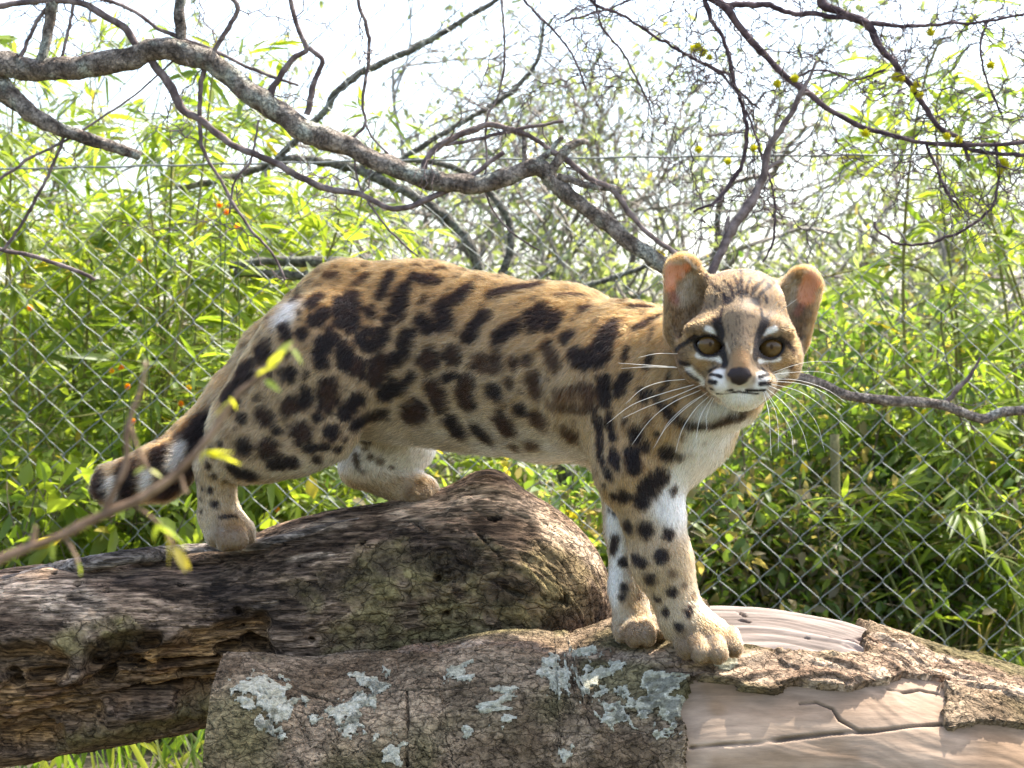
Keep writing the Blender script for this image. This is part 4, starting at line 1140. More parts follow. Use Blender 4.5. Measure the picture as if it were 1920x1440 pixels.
def bamboo(x, y, height, seed, label, n_culm=5, spread=.16, fans=46, single=24, tint=BAM, lean=(0, 0), Lr=(.045, .088), group='bamboo plants behind the fence', zmin=.03):
    rg = np.random.default_rng(seed)
    root = thing('bamboo_plant', label, 'bamboo', (x, y, 0), group)
    lb, ld, ln, ll, lw = [], [], [], [], []
    stems = []
    for c in range(n_culm):
        b = np.array([rg.normal(0, spread * .5), rg.normal(0, spread * .35), -.01])
        tip = b + np.array([rg.normal(lean[0], spread * 1.1), rg.normal(lean[1], spread * .6), height * (.75 + .3 * rg.random())])
        mid = (b + tip) / 2 + np.array([rg.normal(0, .04), rg.normal(0, .03), height * .06])
        C = catmull(np.array([b, mid, tip, tip + np.array([rg.normal(0, .12), rg.normal(0, .05), -.02])]), 30)
        V, Fs = tube(C, np.linspace(.0045, .0012, 30) * (1 + .25 * (np.arange(30) % 6 == 0)), 6)
        k = rg.random()
        add('culm', mesh_np('culm', shift(V, (0, 0, 0)), Fs, np.tile(np.array([.22, .20, .06]) * (1 - k) + np.array([.14, .16, .05]) * k, (len(V), 1))), twig_m, root)
        for f in range(fans):
            t = rg.uniform(.05, 1); q = C[min(int(t * 29), 29)]
            if q[2] < zmin: continue
            a = rg.uniform(0, 2 * math.pi); tw = np.array([math.cos(a), math.sin(a) * .8, rg.normal(.15, .3)]); tl = rg.uniform(.04, .16)
            e = q + tw * tl
            Cw = np.stack([q, q + tw * tl * .5 + [0, 0, .008], e]); stems.append(tube(catmull(Cw, 6), np.linspace(.0011, .0006, 6), 3, False))
            m = rg.integers(5, 10)
            for j in range(m):
                fr = j / m
                lb.append(q + tw * tl * (.35 + .65 * fr)); sp = rg.normal(0, .8)
                dd = tw / np.linalg.norm(tw) + np.array([rg.normal(0, .55), rg.normal(0, .55), rg.normal(-.25, .45)])
                ld.append(dd); ln.append(rg.normal(size=3) * .5 + np.array([0, -.35, .9])); L = rg.uniform(*Lr); ll.append(L); lw.append(L * rg.uniform(.10, .17))
    if stems:
        V, Fs, _ = join(stems); add('branchlets', mesh_np('branchlets', V, Fs, np.tile([.17, .15, .05], (len(V), 1))), twig_m, root, kind='stuff')
    lb, ld, ln, ll, lw = map(np.array, (lb, ld, ln, ll, lw))
    # leaves that show largest from the front are single parts, the rest one mass
    order = np.argsort(lb[:, 1] - .6 * ll)
    sel = order[:single]; rest = order[single:]
    for i in sel:
        d = Vector(ld[i]).normalized(); q = d.to_track_quat('Y', 'Z')
        o = add('leaf', bam_leaf_meshes[rg.integers(6)], leaf_m, root)
        o.location = lb[i]; o.rotation_euler = (Matrix.Rotation(rg.normal(0, .5), 3, d) @ q.to_matrix()).to_euler(); o.scale = (ll[i],) * 3
    V, Fs = leaf_cloud(lb[rest], ld[rest], ln[rest], ll[rest], lw[rest])
    add('foliage', mesh_np('foliage', V, Fs, leaf_tints(len(rest), *tint, rg, .02)), leaf_m, root, kind='stuff')
    return root

def shrub(x, y, w, h, seed, label, n=2600, L=(.016, .034), tint=SHR, dry=.0, z0=.05, name='shrub', group='leafy shrubs behind the fence', stems=26, wid=.42):
    rg = np.random.default_rng(seed)
    root = thing(name, label, 'shrub', (x, y, 0), group)
    st, ends = [], []
    for k in range(stems):
        b = np.array([rg.normal(0, w * .18), rg.normal(0, w * .12), -.01]); e = np.array([rg.normal(0, w * .5), rg.normal(0, w * .35), h * rg.uniform(.45, 1.02)])
        m = (b + e) / 2 + rg.normal(0, .05, 3) * [1, 1, .3]
        C = catmull(np.stack([b, m, e]), 22)
        st.append(tube(C, np.linspace(.0032, .0008, 22), 4, False)); ends.append(C[5:])
        for j in range(5):
            q = C[rg.integers(7, 21)]; d = rg.normal(0, 1, 3) * [1, .8, .8] + [0, 0, .5]; d /= np.linalg.norm(d)
            C2 = catmull(np.stack([q, q + d * .07 + rg.normal(0, .012, 3), q + d * .15 * rg.uniform(.6, 1.3) + rg.normal(0, .02, 3)]), 9)
            st.append(tube(C2, np.linspace(.0013, .0005, 9), 3, False)); ends.append(C2[2:])
    V, Fs, _ = join(st)
    kk = .6 + .8 * RNG.random()
    add('stems', mesh_np('stems', V, Fs, np.tile(np.array([.16, .125, .085]) * kk, (len(V), 1))), twig_m, root, kind='stuff')
    pool = np.vstack(ends)
    b = pool[rg.integers(0, len(pool), n)] + rg.normal(0, .010, (n, 3))
    b[:, 2] = np.maximum(b[:, 2], z0 * .3)
    d = rg.normal(0, 1, (n, 3)) + np.array([0, -.1, .35]); nr = rg.normal(0, .6, (n, 3)) + np.array([0, -.2, .8])
    ll = rg.uniform(*L, n)
    V, Fs = leaf_cloud(b, d, nr, ll, ll * rg.uniform(.8, 1.2, n) * wid)
    c = leaf_tints(n, *tint, rg, .02)
    if dry:
        y = np.repeat(rg.random(n) < dry, 8); c[y] = np.array([.24, .20, .12])
    add('foliage', mesh_np('foliage', V, Fs, c), leaf_m, root, kind='stuff')
    return root

def ground_x(px, Y): return (px - 960) / F * Y

# bamboo thicket on the left, scattered plants on the right
BL = ['bamboo plant with bright yellow green leaves at the left end of the fence', 'bamboo plant with arching culms behind the raised tail', 'low bamboo plant behind the tail tip', 'bamboo plant leaning over the rump of the cat', 'bamboo plant with yellowish drooping leaves above the rump', 'tall bamboo plant behind the sawn off branch',
      'dense bamboo plant behind the hanging bare twigs', 'short bamboo plant seen under the tail', 'bamboo sprouts seen under the raised log', 'bamboo sprouts beside the end of the lichen log', 'bamboo plant seen between the hind legs', 'bamboo plant far behind the sawn off branch']
spec = [(-40, 3.15, 1.05), (150, 3.3, .95), (240, 3.1, .62), (420, 3.25, .80), (500, 3.5, .98), (90, 3.7, 1.05), (330, 3.75, .98), (330, 3.05, .42), (150, 2.98, .26), (390, 3.0, .24), (620, 3.2, .46), (200, 4.3, 1.25)]
for i, ((px, Y, h), lb) in enumerate(zip(spec, BL)):
    bamboo(ground_x(px, Y), Y, h, 100 + i, lb, n_culm=6 if h > .5 else 4, fans=40 if h > .5 else 22, single=26, spread=.17 if h > .5 else .10)
BR = ['bamboo plant with long pale leaves reaching over the right branch', 'bamboo plant drooping beside the grey crooked branch', 'young bamboo with a yellow spray of leaves in the shrubs', 'bamboo plant behind the yellow blossom twigs']
for i, ((px, Y, h, ln), lb) in enumerate(zip([(1930, 3.2, 1.02, (-.05, 0)), (1830, 3.3, .72, (-.02, 0)), (1870, 3.05, .40, (-.06, 0)), (1960, 3.8, 1.35, (-.1, 0))], BR)):
    bamboo(ground_x(px, Y), Y, h, 200 + i, lb, n_culm=4, fans=30 if i in (0, 3) else 15, single=20, lean=ln, spread=.13)
SL = ['green leafy shrub behind the chest of the cat', 'shrub with many dry stems beyond the lichen log', 'shrub with glossy small leaves right of the front legs', 'bushy green shrub below the crooked grey branch', 'leafy shrub at the right end of the fence', 'green shrub seen under the belly', 'low shrub with dry twigs behind the hump of the weathered log', 'bright green shrub beside the right ear',
      'dark green shrub in the shade behind the whiskers', 'shrub with small leaves left of the fence behind the bamboo', 'low leafy shrub under the bamboo on the left', 'low shrub behind the tail among bamboo']
sspec = [(1330, 3.15, .26, .50, .25), (1440, 3.05, .24, .36, .35), (1560, 3.3, .28, .62, .12), (1700, 3.2, .28, .60, .1), (1880, 3.3, .3, .66, .05), (960, 3.2, .3, .40, .15), (1080, 3.1, .26, .36, .3), (1540, 3.7, .34, .72, .05), (1640, 3.9, .4, .82, .05), (40, 3.04, .26, .46, .03), (240, 3.03, .26, .40, .03), (430, 3.06, .2, .34, .05)]
for i, ((px, Y, w, h, dry), lb) in enumerate(zip(sspec, SL)):
    shrub(ground_x(px, Y), Y, w, h, 300 + i, lb, dry=dry, n=5000 if i < 9 else 1500, L=(.016, .034) if i < 9 else (.030, .060), tint=SHR if i < 9 else BAM)
# second row of bushes, farther back
ML = ['tall bush far behind the back of the cat', 'broad bush farther back behind the shoulders', 'broad bush farther back behind the head', 'pale bush farther back at the right of the head', 'tall pale bush in the distance at the right', 'tall bush in the distance behind the bamboo', 'pale bush in the distance behind the rump', 'round bush behind the bamboo at the far left']
mspec = [(700, 4.9, .62, .66), (900, 5.3, .66, .72), (1180, 5.0, .62, .74), (1420, 4.8, .6, .78), (1700, 5.0, .7, .95), (250, 5.2, .8, .90), (560, 5.6, .7, .78), (-20, 4.8, .7, .9)]
for i, ((px, Y, w, h), lb) in enumerate(zip(mspec, ML)):
    shrub(ground_x(px, Y), Y, w, h, 400 + i, lb, n=3300, L=(.022, .045), tint=HAZE_PALE, dry=.05, group='bushes farther behind the fence', stems=34, wid=.36)

# long dry grass and green blades
def grass(name, n, x0, x1, y0, y1, hmin, hmax, cols, seed):
    rg = np.random.default_rng(seed)
    b = np.stack([rg.uniform(x0, x1, n), rg.uniform(y0, y1, n), np.full(n, -.012)], 1)
    d = rg.normal(0, .35, (n, 3)); d[:, 2] = 1
    nr = rg.normal(0, 1, (n, 3)); nr[:, 2] *= .2
    L = rg.uniform(hmin, hmax, n)
    V, Fs = leaf_cloud(b, d, nr, L, rg.uniform(.004, .010, n), .35)
    k = rg.integers(0, len(cols), n); c = np.repeat(np.array(cols)[k] * (.7 + .6 * rg.random((n, 1))), 8, 0)
    o = add(name, mesh_np(name, V, Fs, c), leaf_m, None, kind='stuff')
    return o
g1 = grass('grass', 9000, -1.5, 1.5, 2.45, 5.0, .06, .22, [(.07, .12, .02), (.10, .16, .025), (.12, .14, .04)], 5)
g1['label'] = 'green and dry grass blades growing along the fence'; g1['category'] = 'grass'
g2 = grass('dry_grass', 1500, .1, .75, 3.0, 3.6, .12, .34, [(.26, .21, .12), (.20, .16, .09), (.10, .11, .04)], 6)
g2['label'] = 'dry straw coloured grass beyond the lichen log'; g2['category'] = 'grass'

# pale bamboo stake beyond the fence
sx = ground_x(1567, 3.02)
stk = thing('garden_stake', 'pale upright stake standing among the shrubs beyond the lichen log', 'stake', (sx, 3.02, 0))
V, Fs = tube(catmull(np.array([[0, 0, -.01], [.002, 0, .2], [-.002, 0, .45]]), 20), np.full(20, .0075) * (1 + .08 * (np.arange(20) % 7 == 0)), 10)
add('shaft', mesh_np('shaft', V, Fs, np.tile([.20, .18, .08], (len(V), 1))), twig_m, stk)

# ------------------------------------------------------------------ trees
def tree_colors(V, c0, c1, sc, lich=None):
    k = smooth(-.4, .5, fbm(V[:, 0] * sc, V[:, 1] * sc, V[:, 2] * sc, 4))[:, None]
    c = np.array(c0) * (1 - k) + np.array(c1) * k
    if lich is not None:
        l = smooth(.15, .5, fbm(V[:, 0] * sc * .6 + 9, V[:, 1] * sc * .6, V[:, 2] * sc * .6, 3))[:, None]
        c = c * (1 - l) + np.array(lich) * l
    return c

def branch_from_pixels(root, name, pts, Y, mat, c0, c1, lich=None, jit=.6, seed=0, bump=.22, label=None):
    """pts: (px, py, r_px[, Y])"""
    rg = np.random.default_rng(seed)
    A = np.array([[*P(p[0], p[1], p[3] if len(p) > 3 else Y), max(p[2], 1.0) * (p[3] if len(p) > 3 else Y) / F] for p in pts])
    Ltot = np.linalg.norm(np.diff(A[:, :3], axis=0), axis=1).sum()
    rmax = A[:, 3].max()
    n = int(np.clip(Ltot / max(rmax * .35, .0025), 10, 220))
    C4 = catmull(A, n)
    C = C4[:, :3]; R = np.maximum(C4[:, 3], .0006)
    sl = np.concatenate([[0], np.cumsum(np.linalg.norm(np.diff(C, axis=0), axis=1))]) / rmax
    j = np.stack([fbm(sl * .16 + seed * 3.1 + q * 50, np.zeros(n), 0.0, 3) for q in range(3)], 1)
    ends = smooth(0, 3, np.arange(n)) * smooth(0, 3, n - 1 - np.arange(n))
    C = C + j * R[:, None] * jit * ends[:, None]
    R = R * (1 + .13 * fbm(sl * .25 + seed, np.zeros(n), 5.0, 3) + .28 * smooth(.45, .8, fbm(sl * .11 + seed * 7, np.zeros(n), 9.0, 2)))
    sides = 16 if rmax > .008 else (9 if rmax > .003 else 6)
    V, Fs = tube(C, R, sides, True, bump, seed)
    o = add(name, mesh_np(name, shift(V, root.location), Fs, tree_colors(V, c0, c1, 60, lich)), mat, root)
    if label: o['label'] = label
    return C

def wild_twigs(root, src, n, seed, Lr, r0, col, name='twigs', thorn=True, depth=2, fwd=.5):
    """fine zigzag twigs growing out of given branch centre lines -> one mass"""
    rg = np.random.default_rng(seed); parts = []; tips = []
    allc = np.vstack(src)
    tang = np.vstack([np.gradient(c, axis=0) for c in src]); tang /= np.maximum(np.linalg.norm(tang, axis=1), 1e-9)[:, None]
    def grow(q, d, L, r, lev):
        m = max(4, int(L / .012)); pts = [q]; dd = d.copy()
        for k in range(m):
            dd = dd + rg.normal(0, .22, 3) * [1, .6, 1] + [0, 0, -.02]; dd /= np.linalg.norm(dd)
            zz = np.cross(dd, [0, 1, 0]) * (.35 if k % 2 else -.35)
            st = dd + zz; pts.append(pts[-1] + st / np.linalg.norm(st) * L / m)
        C = np.array(pts); tips.append(C)
        parts.append(tube(C, np.linspace(r, max(r * .45, .0005), len(C)), 3, False))
        if thorn:
            for k in range(1, m, 2):
                t = rg.normal(0, 1, 3); t /= np.linalg.norm(t)
                parts.append(tube(np.stack([C[k], C[k] + t * .003, C[k] + t * .007]), [r * .6, r * .4, .0001], 3, False))
        if lev > 0:
            for k in range(1, m):
                if rg.random() < .38:
                    d2 = C[k] - C[k - 1]; d2 = d2 / np.linalg.norm(d2) + rg.normal(0, .8, 3) * [1, .5, 1]; d2 /= np.linalg.norm(d2)
                    grow(C[k], d2, L * rg.uniform(.25, .6), r * .7, lev - 1)
    for i in rg.integers(0, len(allc), n):
        d = tang[i] * rg.choice([-1, 1, 1]) * fwd + rg.normal(0, .8, 3) * [1, .5, 1]; d /= np.linalg.norm(d)
        grow(allc[i], d, rg.uniform(*Lr), r0, depth)
    V, Fs, _ = join(parts)
    add(name, mesh_np(name, shift(V, root.location), Fs, np.tile(col, (len(V), 1)) * (.8 + .4 * RNG.random())), twig_m, root, kind='stuff')
    return tips

def grey_tree():
    Y = 2.25
    x0 = P(-260, 720, Y)[0]
    root = thing('lichened_tree', 'grey lichened tree with a long low limb hanging over the cat', 'tree', (x0, Y, 0))
    G0, G1, LI = (.15, .115, .09), (.37, .31, .255), (.42, .42, .35)
    B0, B1 = (.10, .07, .065), (.23, .18, .165)
    C = catmull(np.array([[x0, Y, -.03], [x0 + .02, Y, .35], [x0 - .01, Y + .02, .75], [x0 - .03, Y, 1.3], [x0 - .02, Y, 1.75]]), 60)
    V, Fs = tube(C, np.linspace(.07, .04, 60), 24, True, .2)
    add('trunk', mesh_np('trunk', shift(V, root.location), Fs, tree_colors(V, G0, G1, 40, LI)), limb_m, root)
    src = []
    def br(name, pts, thin=False, label=None, seed=[0]):
        seed[0] += 1
        c = branch_from_pixels(root, name, pts, Y, limb_m if not thin else twig_m, *((G0, G1, LI) if not thin else (B0, B1, None)), seed=seed[0], label=label, bump=.2 if not thin else .12)
        src.append(c); return c
    br('limb', [(-262, 190, 32.0), (-120, 150, 29.0), (0, 128, 23.2), (80, 135, 23.2), (150, 132, 21.5), (220, 108, 22.4), (300, 85, 22.4), (370, 95, 22.4), (420, 125, 20.3), (470, 170, 20.3), (540, 215, 20.3), (600, 250, 20.3), (660, 275, 19.3), (720, 310, 19.3), (790, 335, 18.2), (860, 345, 18.2), (910, 340, 18.2), (960, 320, 18.2), (1005, 314, 18.2), (1040, 345, 16.3), (1090, 385, 15.2), (1140, 420, 15.2), (1190, 460, 15.2), (1240, 500, 15.2), (1300, 560, 10.9), (1380, 640, 10.9), (1475, 700, 10.9), (1540, 720, 9.4), (1600, 742, 9.4), (1690, 750, 9.4), (1760, 760, 8.6), (1838, 786, 7.8), (1880, 772, 7.0), (1990, 768, 6.2)], label='long crooked limb with grey lichen crust')
    br('branch', [(-262, 20, 26.0), (-100, 70, 23.0), (0, 160, 18.1), (50, 210, 17.2), (100, 237, 14.6), (160, 258, 12.9), (220, 275, 10.1), (262, 293, 8.6)], label='sawn off stub of a branch')
    br('branch', [(72, 130, 9.4), (88, 60, 10.1), (100, 0, 10.9), (108, -80, 12.9), (60, -180, 12.9), (-260, -250, 20.0)])
    br('branch', [(338, 90, 9.4), (335, 20, 10.1), (330, -80, 10.9), (200, -200, 10.9), (-265, -260, 20.0)])
    br('branch', [(-262, -60, 12.0), (-60, 10, 7.0), (60, 3, 6.2), (130, 3, 6.2), (180, 20, 7.0), (235, 50, 7.8), (255, 90, 7.0), (290, 125, 7.8), (320, 160, 7.8), (345, 205, 7.8), (380, 225, 7.0), (410, 250, 7.0), (450, 280, 7.0), (500, 300, 7.0), (560, 330, 6.2), (620, 355, 6.2), (680, 365, 5.5), (735, 392, 5.5), (800, 375, 5.5), (850, 350, 5.5), (900, 320, 4.7), (945, 285, 3.9)], True)
    br('branch', [(-262, -70, 8.0), (140, -10, 3.9), (240, 15, 3.9), (300, 55, 3.9), (400, 95, 3.9), (450, 120, 3.1), (500, 140, 3.1), (560, 160, 2.3)], True)
    br('branch', [(335, -60, 5.5), (440, 0, 4.7), (430, 50, 4.7), (400, 95, 4.7), (380, 140, 4.7), (375, 200, 4.7), (375, 250, 3.9), (385, 290, 3.5), (415, 340, 3.1), (430, 370, 3.1), (470, 430, 2.7), (510, 475, 2.3), (535, 525, 2.3)], True)
    br('branch', [(505, 185, 7.8), (520, 150, 6.2), (550, 110, 5.5), (575, 95, 5.5), (560, 60, 4.7), (545, 0, 4.7), (540, -60, 4.7)], True)
    br('branch', [(575, 215, 6.2), (590, 150, 5.5), (605, 115, 4.7), (580, 90, 4.7)], True)
    br('branch', [(485, 225, 2.3), (470, 300, 2.3), (440, 340, 2.3), (430, 400, 2.0)], True)
    br('branch', [(660, -60, 3.9), (670, 0, 3.9), (690, 60, 3.9), (690, 120, 3.9), (680, 190, 3.1), (685, 230, 3.1), (665, 255, 3.1), (640, 265, 3.9)], True)
    br('branch', [(685, 232, 2.3), (700, 260, 2.3), (740, 300, 2.3), (775, 325, 2.3)], True)
    br('branch', [(662, 280, 2.3), (675, 350, 2.3), (720, 420, 2.3), (765, 465, 2.0), (785, 482, 1.8)], True)
    br('branch', [(795, 330, 7.0), (800, 300, 6.2), (830, 270, 6.2), (880, 245, 6.2), (910, 235, 5.5), (950, 240, 5.5), (1000, 260, 4.7), (1030, 280, 4.7), (1060, 300, 5.5), (1100, 330, 5.5), (1150, 360, 6.2), (1190, 410, 4.7), (1230, 450, 4.7), (1268, 478, 4.7), (1330, 540, 3.9)], True, 'thin arched branch above the limb')
    br('branch', [(835, 272, 3.5), (900, 260, 3.5), (960, 245, 3.5), (1010, 235, 3.5), (1057, 227, 3.1)], True)
    br('branch', [(983, 310, 5.5), (984, 285, 4.7), (982, 258, 3.9)]); br('branch', [(1000, 312, 8.6), (1030, 285, 5.5), (1055, 256, 3.9)]); br('branch', [(1030, 330, 8.6), (1060, 285, 8.6), (1080, 272, 7.8), (1103, 266, 4.7)])
    br('branch', [(1045, 330, 7.0), (1090, 345, 6.2), (1140, 352, 7.0), (1165, 362, 7.8)])
    br('branch', [(935, -60, 2.7), (940, 0, 2.3), (945, 60, 2.3), (945, 130, 2.3), (930, 190, 2.3), (912, 225, 2.3), (912, 300, 1.9), (908, 335, 1.9)], True)
    br('branch', [(905, 345, 1.9), (925, 395, 1.9), (965, 440, 2.0), (1012, 470, 1.8)], True)
    br('branch', [(-262, 420, 9.0), (0, 467, 4.3), (60, 480, 3.9), (110, 497, 3.9), (150, 510, 3.9), (178, 525, 3.5)], True)
    br('branch', [(-262, 480, 6.0), (0, 335, 3.1), (50, 300, 3.1), (110, 270, 2.3), (160, 240, 2.3), (250, 180, 1.9), (330, 110, 1.8)], True)
    br('branch', [(125, 245, 3.1), (90, 330, 3.1), (40, 420, 3.1), (5, 470, 3.1)], True)
    br('branch', [(310, 600, 1.8), (0, 590, 3.1), (-262, 560, 6.0)][::-1][:0] or [(30, 128, 3.9), (60, 60, 3.9), (90, 10, 3.9), (150, -60, 3.9)], True)
    br('branch', [(112, 130, 3.1), (122, 80, 3.1), (135, 20, 3.1), (140, -50, 3.1)], True)
    br('branch', [(1440, 688, 9.4), (1372, 600, 9.4), (1320, 545, 8.6), (1345, 490, 7.8), (1380, 420, 8.6), (1400, 395, 8.6), (1430, 340, 7.0), (1438, 300, 7.0), (1445, 270, 6.2), (1480, 220, 5.5), (1500, 180, 4.7), (1520, 140, 3.1), (1531, 113, 2.3)], True, 'dark bare branch rising behind the head of the cat')
    br('branch', [(1432, 322, 4.7), (1450, 308, 3.9), (1469, 303, 3.9)], True); br('branch', [(1368, 450, 4.7), (1363, 428, 3.9), (1366, 406, 3.1)], True); br('branch', [(1495, 185, 3.1), (1508, 176, 3.1), (1521, 174, 2.3)], True)
    br('branch', [(1772, 758, 4.7), (1800, 725, 4.7), (1825, 695, 3.1), (1838, 670, 2.3)], True)
    wild_twigs(root, src[4:8] + src[9:16], 26, 5, (.04, .14), .0010, (.13, .10, .095))
    wild_twigs(root, src[:2], 10, 15, (.03, .09), .0010, (.13, .11, .095))
    # added unseen crown: feathery, half open, aimed sunward to dapple light on the cat
    rg = np.random.default_rng(77); top = np.array([x0 - .03, Y, 1.5]); cl = []
    for k in range(24):
        e = np.array([rg.uniform(-.30, .24), rg.uniform(1.58, 1.80), .62]) + np.array(to_sun) * rg.uniform(.74, 1.15) / to_sun.z
        A = catmull(np.stack([top + [0, 0, rg.uniform(-.2, .25)], (top + e) / 2 + rg.normal(0, .06, 3) + [0, 0, .08], e]), 40)
        V, Fs = tube(A, np.linspace(.011, .0018, 40), 7, True, .12, k)
        add('branch', mesh_np('branch', shift(V, root.location), Fs, tree_colors(V, G0, G1, 60, LI)), limb_m, root); cl.append(A[16:])
    tp = wild_twigs(root, cl, 70, 16, (.08, .22), .0012, (.13, .11, .095), name='shade_crown_twigs', thorn=False)
    pool = np.vstack(tp); n = 12000
    b = pool[rg.integers(0, len(pool), n)] + rg.normal(0, .010, (n, 3)); ll = rg.uniform(.018, .034, n)
    b = b[b[:, 2] > 1.12]; n = len(b); ll = ll[:n]
    V, Fs = leaf_cloud(b, rg.normal(0, 1, (n, 3)), rg.normal(0, .5, (n, 3)) + [0, 0, 1], ll, ll * .42)
    add('crown', mesh_np('crown', shift(V, root.location), Fs, leaf_tints(n, *SHR, rg, .03)), leaf_m, root, kind='stuff')  # added foliage outside the view that shades the cat
grey_tree()

flower_mat = attr_surface('yellow blossom', nscale=700, namt=.25, bump=.3, bscale=900, rough=.8)
def pompom(r, rg):
    n = 46; k = np.arange(n) + .5; ph = np.arccos(1 - 2 * k / n); th = math.pi * (1 + 5 ** .5) * k
    d = np.stack([np.cos(th) * np.sin(ph), np.sin(th) * np.sin(ph), np.cos(ph)], 1)
    parts = []
    for v in d:
        q = v * r * rg.uniform(.8, 1.1); parts.append(tube(np.stack([v * r * .25, q * .7, q]), [r * .14, r * .12, r * .05], 4))
    V, Fs, _ = join(parts); kk = rg.random((len(V), 1))
    return V, Fs, np.array([.46, .42, .02]) * (1 - kk) + np.array([.50, .52, .04]) * kk

def thorn_tree():
    Y = 2.35
    x0 = P(2180, 720, Y)[0]
    root = thing('thorn_tree', 'dark thorny tree with bare purplish twigs and yellow pompom blossoms', 'tree', (x0, Y, 0))
    B0, B1 = (.055, .035, .042), (.13, .09, .095)
    C = catmull(np.array([[x0, Y, -.03], [x0 - .02, Y, .4], [x0 + .02, Y, .8], [x0 - .02, Y, 1.2], [x0 - .1, Y, 1.5]]), 50)
    V, Fs = tube(C, np.linspace(.05, .025, 50), 20, True, .25)
    add('trunk', mesh_np('trunk', shift(V, root.location), Fs, tree_colors(V, B0, B1, 40)), limb_m, root)
    src = []
    def br(pts, seed=[60]):
        seed[0] += 1
        src.append(branch_from_pixels(root, 'branch', pts, Y, twig_m, B0, B1, seed=seed[0], jit=.9, bump=.12))
    br([(2120, -260, 20), (1800, -180, 14), (1500, -120, 11), (1310, -40, 9), (1360, 15, 8), (1400, 70, 7), (1440, 110, 7), (1480, 150, 6), (1520, 175, 6), (1560, 205, 5), (1610, 235, 5), (1660, 250, 4.5), (1740, 268, 4), (1850, 270, 4), (1990, 262, 4)])
    br([(1315, -30, 5), (1330, 30, 4.5), (1350, 60, 4), (1367, 110, 4), (1380, 160, 4), (1397, 210, 4), (1400, 260, 4), (1390, 310, 4), (1365, 350, 4), (1340, 380, 3), (1300, 397, 2.2)])
    br([(1398, 205, 2.4), (1420, 260, 2.4), (1430, 300, 2.4), (1440, 325, 2.2), (1453, 380, 2.2), (1450, 450, 2.2), (1430, 492, 1.8)])
    br([(1640, -150, 10), (1540, -15, 9), (1580, 25, 8), (1625, 45, 8), (1650, 90, 7), (1690, 140, 6), (1720, 180, 5.5), (1745, 215, 5), (1775, 250, 5), (1800, 262, 4), (1818, 302, 3)])
    br([(1625, 42, 4.5), (1700, 50, 4), (1770, 45, 3.5), (1850, 40, 3), (1990, 10, 3)]); br([(1625, 42, 5), (1560, 30, 5), (1490, 25, 5), (1430, 8, 6), (1360, 10, 6)])
    br([(1320, -60, 4), (1110, -10, 3.4), (1180, 35, 3), (1230, 70, 3), (1275, 95, 3), (1320, 120, 3), (1370, 140, 3)]); br([(1265, 85, 2.4), (1290, 105, 2.4), (1340, 132, 3), (1385, 170, 2.6), (1425, 205, 2.2)])
    br([(1110, -10, 2.4), (1130, 50, 2.2), (1165, 95, 2.2), (1190, 140, 2), (1215, 190, 1.8), (1222, 215, 1.6)]); br([(1736, 268, 3.2), (1760, 320, 3), (1775, 360, 3), (1802, 395, 2.2)])
    br([(1868, 268, 3), (1870, 300, 3), (1870, 360, 3), (1850, 400, 3), (1800, 435, 3), (1740, 455, 2.6), (1690, 458, 2.4), (1645, 432, 2.2), (1640, 415, 2)]); br([(1800, 265, 4), (1840, 285, 4), (1990, 294, 4)])
    br([(1850, 42, 2.4), (1838, 90, 2.4), (1850, 150, 2.2), (1880, 220, 2)]); br([(1480, 150, 2.4), (1540, 130, 2.2), (1600, 150, 2), (1660, 130, 2)]); br([(935, -60, 2.6), (1000, 20, 2.4), (1040, 60, 2.2), (1075, 105, 2), (1100, 170, 2)]); br([(1060, 40, 2.4), (1110, 25, 2.2), (1160, 10, 2), (1250, -40, 3)])
    tips = wild_twigs(root, src, 140, 8, (.04, .20), .0010, (.10, .075, .08))
    rg = np.random.default_rng(4)
    spots = [(1310, 88), (1318, 98), (1330, 108), (1457, 157), (1490, 147), (1413, 278), (1310, 280), (1622, 250), (1680, 145), (1720, 158), (1725, 178), (1798, 262), (1776, 256), (1880, 305), (1876, 320), (1887, 312), (1365, 303), (1690, 147), (1712, 168), (1745, 60), (1858, 122), (1302, 92)]
    meshes = []
    for k in range(4):
        V, Fs, c = pompom(1.0, rg); meshes.append(mesh_np('blossom', V, Fs, c))
    for i, (x, y) in enumerate(spots):
        o = add('blossom', meshes[i % 4], leaf_m, root); q = P(x, y, Y - .006); o.location = q - np.array(root.location); rr = rg.uniform(.0052, .0072); o.scale = (rr,) * 3; o.rotation_euler = rg.uniform(0, 3, 3)
        # short stalk back to the nearest branch
        allc = np.vstack(src + tips); nb = allc[np.argmin(np.linalg.norm(allc - q, axis=1))]
        V, Fs = tube(catmull(np.stack([q, (q + nb) / 2 + [0, 0, .003], nb]), 6), np.full(6, .0007), 5)
        add('stalk', mesh_np('stalk', shift(V, root.location), Fs, np.tile([.12, .12, .05], (len(V), 1))), twig_m, root)
    # dark seed beads and buds
    tp = np.vstack(tips); parts = []
    for i in rg.integers(0, len(tp), 150):
        q = tp[i]; parts.append(tube(np.stack([q - [0, 0, .0016], q, q + [0, 0, .0016]]), [.0006, .0017, .0006], 5))
    V, Fs, _ = join(parts); add('buds', mesh_np('buds', shift(V, root.location), Fs, np.tile([.12, .09, .05], (len(V), 1))), twig_m, root, kind='stuff')
thorn_tree()

